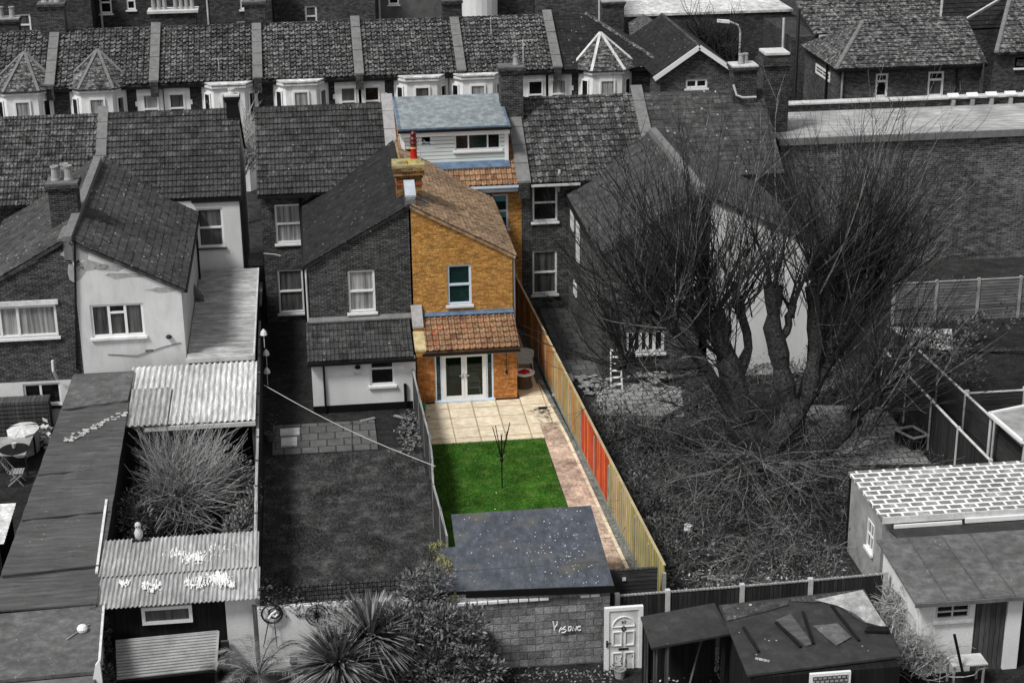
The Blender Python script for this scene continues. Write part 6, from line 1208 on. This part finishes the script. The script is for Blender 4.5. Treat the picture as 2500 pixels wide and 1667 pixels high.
b3_ = W3(1975, 960, 52.3); limb([b2_, b3_, W3(1990, 850, 52.6), W3(1985, 700, 52.8)], (.34, .17)); limb([b3_, W3(2040, 850, 53), W3(2060, 730, 53.2)], (.3, .15)); limb([W3(2040, 860, 53), W3(2110, 780, 53.4), W3(2130, 720, 53.6)], (.2, .11)); limb([W3(2000, 800, 52.7), W3(2020, 700, 52.9), W3(2040, 640, 53)], (.17, .1))
limb([base, W3(2010, 1110, 51.6), W3(2080, 1030, 52), W3(2140, 960, 52.4)], (.3, .15)); limb([b1_, W3(1900, 1090, 50.5), W3(1835, 1145, 50.2)], (.22, .16))
limb([W3(1720, 890, 51.2), W3(1600, 900, 51.4), W3(1525, 880, 51.6)], (.13, .07))
part(tk, 'trunk', 'bark', tree)
hs_ = [(1745, 760, 52, 1.0, -.05), (1680, 700, 52, .9, -.35), (1635, 785, 51, .8, -.55), (1800, 740, 52.6, .4, 0), (1888, 700, 52.2, .25, 0), (1935, 745, 52.2, .2, 0), (1985, 700, 52.8, .45, .15), (2060, 730, 53.2, 1., .28), (2130, 720, 53.6, 1., .5), (2040, 640, 53, .8, .18), (2140, 960, 52.4, .8, .8), (1525, 880, 51.6, .5, -.6), (2080, 1020, 52, .4, .6), (1770, 880, 51.9, .5, -.3), (2020, 860, 52.8, .5, .3), (2110, 640, 53.4, .6, .45), (1580, 740, 51.2, .5, -.7)]
tw = MB(); tw2 = MB(); kn = MB()
def shoot(c, v_, L, r0, up_, wob, nt_, seg=6, t_=None, floor=None):
    t_ = t_ or (tw if random.random() < .8 else tw2); p = V(c); pts = [p.copy()]; vs = []
    for s in range(seg):
        v_ = (v_+V((random.gauss(0, wob), random.gauss(0, wob), up_+random.gauss(0, wob*.5)))).normalized(); p = p+v_*L/seg
        if floor is not None and p.z < floor: p.z = floor+random.uniform(0, .1)
        pts.append(p.copy()); vs.append(v_.copy())
    t_.tube(pts, [r0*(1-.78*k/seg) for k in range(seg+1)], 3, cap=False)
    for _ in range(nt_):
        k = random.randint(1, seg-1); q = pts[k].lerp(pts[k+1], random.random()); d2 = (vs[k]+V((random.gauss(0, .5), random.gauss(0, .5), random.gauss(0, .3)))).normalized(); l2 = L*random.uniform(.08, .3)
        t_.tube([q, q+d2*l2*.5, q+d2*l2+V((random.gauss(0, .05)*l2, 0, .1*l2))], [r0*.42, r0*.3, .003], 3, cap=False)
for (px, py, Y, dn_, lean) in hs_:
    c = W3(px, py, Y)
    if dn_ > .3:
        for _ in range(5): q = c+V((random.gauss(0, .1), random.gauss(0, .1), random.gauss(0, .18))); kn.tube([q-UP*.16, q, q+UP*.14], [.08, random.uniform(.12, .2), .06], 7)
    brs = []
    for _ in range(int(3+7*dn_)):
        a = lean*.8+random.gauss(0, .5); v_ = V((math.sin(a), random.gauss(0, .3), math.cos(a))).normalized(); p = c+V((random.gauss(0, .08), random.gauss(0, .08), random.gauss(-.2, .2))); L = random.uniform(1.1, 2.6); pts = [p.copy()]
        for k in range(5): v_ = (v_+V((random.gauss(0, .12), random.gauss(0, .12), .1))).normalized(); p = p+v_*L/5; pts.append(p.copy())
        r0 = random.uniform(.045, .085); kn.tube(pts, [r0*(1-.13*k) for k in range(6)], 6); brs.append((pts, v_.copy()))
    for (pts, v0) in brs:
        for _ in range(int(6+5*dn_)):
            k = random.randint(1, 5); shoot(pts[k], (v0+V((random.gauss(0, .3), random.gauss(0, .3), random.gauss(0, .2)))).normalized(), random.uniform(1.2, 4.4), random.choice((.012, .018, .026)), .06, .08, 4)
    for i in range(int(48*dn_)):
        L = random.uniform(1.4, 7.2)*(1. if abs(lean) < .5 else .72); a = lean+random.gauss(0, .36); v_ = V((math.sin(a), random.gauss(0, .33), math.cos(a)*.95)).normalized()
        o_ = c+V((random.gauss(0, .3), random.gauss(0, .3), random.gauss(-.15, .45))); v_ = (v_+V((random.gauss(0, .3), random.gauss(0, .3), -.1))).normalized()
        shoot(o_, v_, L, random.choice((.011, .015, .02, .027, .034)), .07, .07, random.randint(2, 6))
# thin side shoots low on the limbs and a tangle of stems round the stump
lows = [(W3(1835, 1145, 50.2), .5), (W3(1760, 1000, 51), .6), (W3(2140, 940, 52.4), .6), (W3(1650, 930, 51.3), .6), (W3(1560, 920, 51.6), .5), (W3(1990, 1050, 51.6), .5), (W3(2200, 860, 53.), .6)]
for c, sp in lows:
    for i in range(75):
        th = random.uniform(0, 6.283); o_ = c+V((random.gauss(0, sp), random.gauss(0, sp), random.gauss(0, sp*.8))); o_.z = max(.1, o_.z)
        shoot(o_, V((math.cos(th), math.sin(th), random.uniform(-.5, .9))).normalized(), random.uniform(.8, 2.8), random.choice((.009, .012, .018)), random.uniform(-.2, .1), .2, 3, floor=.05)
for i in range(1500):
    x, y = random.gauss(13.9, 2.0), random.gauss(49.6, 2.6)
    if not (9.5 < x < 18.5) or not (42 < y < 57) or (x > 15.3 and y < 46.3): continue
    hgt = max(.15, 1.5-.28*abs(x-14.4)-.25*abs(y-49.)); th = random.uniform(0, 6.283)
    shoot((x, y, random.uniform(.05, hgt)), V((math.cos(th), math.sin(th), random.uniform(-.2, 1.2))).normalized(), random.uniform(.8, 2.9), random.choice((.008, .011, .014, .02)), random.uniform(-.28, .02), .2, 3, t_=tw2 if random.random() < .45 else tw, floor=.05)
for i in range(90):
    c = W3(1835+random.gauss(0, 22), 1145+random.gauss(0, 22), 50.2); th = random.uniform(0, 6.283)
    shoot(c, V((math.cos(th), math.sin(th)*.8-.2, random.uniform(-.25, .5))).normalized(), random.uniform(1.6, 4.6), random.choice((.02, .026, .034)), -.09, .16, 4, t_=tw2, floor=.1)
part(kn, 'branches', 'bark', tree)['kind'] = 'stuff'
part(tw, 'crown', 'twig', tree); part(tw2, 'pale_shoots', 'twig_m', tree)
shrub('evergreen_shrub', 'dark scrubby bushes below the long brick building', 'shrub', [((25, 61.5, .5), (3, 1.6, .8)), ((28, 66, .5), (4, 1., .7)), ((23, 58.5, .5), (1.6, 2., .8)), ((31, 60, .5), (3, 2., .8))], 420, 'leaf_u', .16, .08)
# smaller bare trees
def small_tree(lb, c, h_, n, L, mat='twig', sp=.35, r=.14, th=.02):
    o = thing('bare_tree', lb, 'tree', c); c = V(c); t = MB(); t.tube([c, c+V((.05, 0, h_*.5)), c+V((0, .05, h_))], [r, r*.8, r*.5], 8); hds = [c+UP*h_*k for k in (.7, .85, 1)]
    for k in range(7): 
        a = random.uniform(0, 6.28); s_ = c+UP*h_*random.uniform(.45, .8); e = s_+V((math.cos(a)*L*.35, math.sin(a)*L*.35, L*.45)); t.tube([s_, s_.lerp(e, .5)+UP*.1, e], [r*.5, r*.35, r*.15], 6); hds.append(e); hds.append(s_.lerp(e, .6))
    part(t, 'trunk', 'bark', o); b = MB()
    for h in hds: twigs(b, h, n//len(hds), (L*.3, L), 1., th, .95, 5, .18)
    part(b, 'crown', mat, o); return o
q = YP(1752, 160, 100); small_tree('bare street tree beside the street lamp at the top', (q.x, 100, 0), 5.2, 230, 3.6, 'twig', th=.035, r=.3)
q = YP(560, 240, 84); small_tree('pale twiggy bare tree in the street behind the left roofs', (YP(575, 270, 84).x, 84, 0), 4.2, 260, 2.6, 'twig_l', th=.028, r=.16)
def aerial(x, y, z0, h, lb):
    o = thing('tv_aerial', lb, 'aerial', (x, y, z0)); part(MB().tube([(x, y, z0), (x, y, z0+h)], .022, 5), 'mast', 'conc_l', o); b = MB().bar((x-.35, y, z0+h-.1), (x+.45, y+.1, z0+h-.06), .02)
    for k in range(6): b.bar((x-.3+k*.13, y-.16, z0+h-.1), (x-.3+k*.13, y+.2, z0+h-.09), .012)
    part(b, 'elements', 'conc_l', o)
aerial(9.1, 72.2, 9.5, 1.5, 'tall thin aerial on the stack right of the dormer'); aerial(10.0, 93.2, 7.2, 1.1, 'small aerial on the roof left of the hipped end house'); aerial(-4.6, 91.2, 6.1, .9, 'small aerial at the eaves behind the pale twiggy tree')
q = YP(2400, 225, 88); shrub('evergreen_shrub', 'dark bush against the wing of the large brick building', 'shrub', [((q.x, 88.5, 2.), (2.6, 1., 1.1)), ((q.x+3, 88.5, 2.2), (2., 1., 1.)), ((q.x, 88.5, 1.0), (3., 1., 1.))], 260, 'leaf_d', .3, .2)
small_tree('bare sapling against the wing of the large brick building', (q.x-.5, 89.2, 0), 3., 150, 1.8, 'twig_m', th=.025)
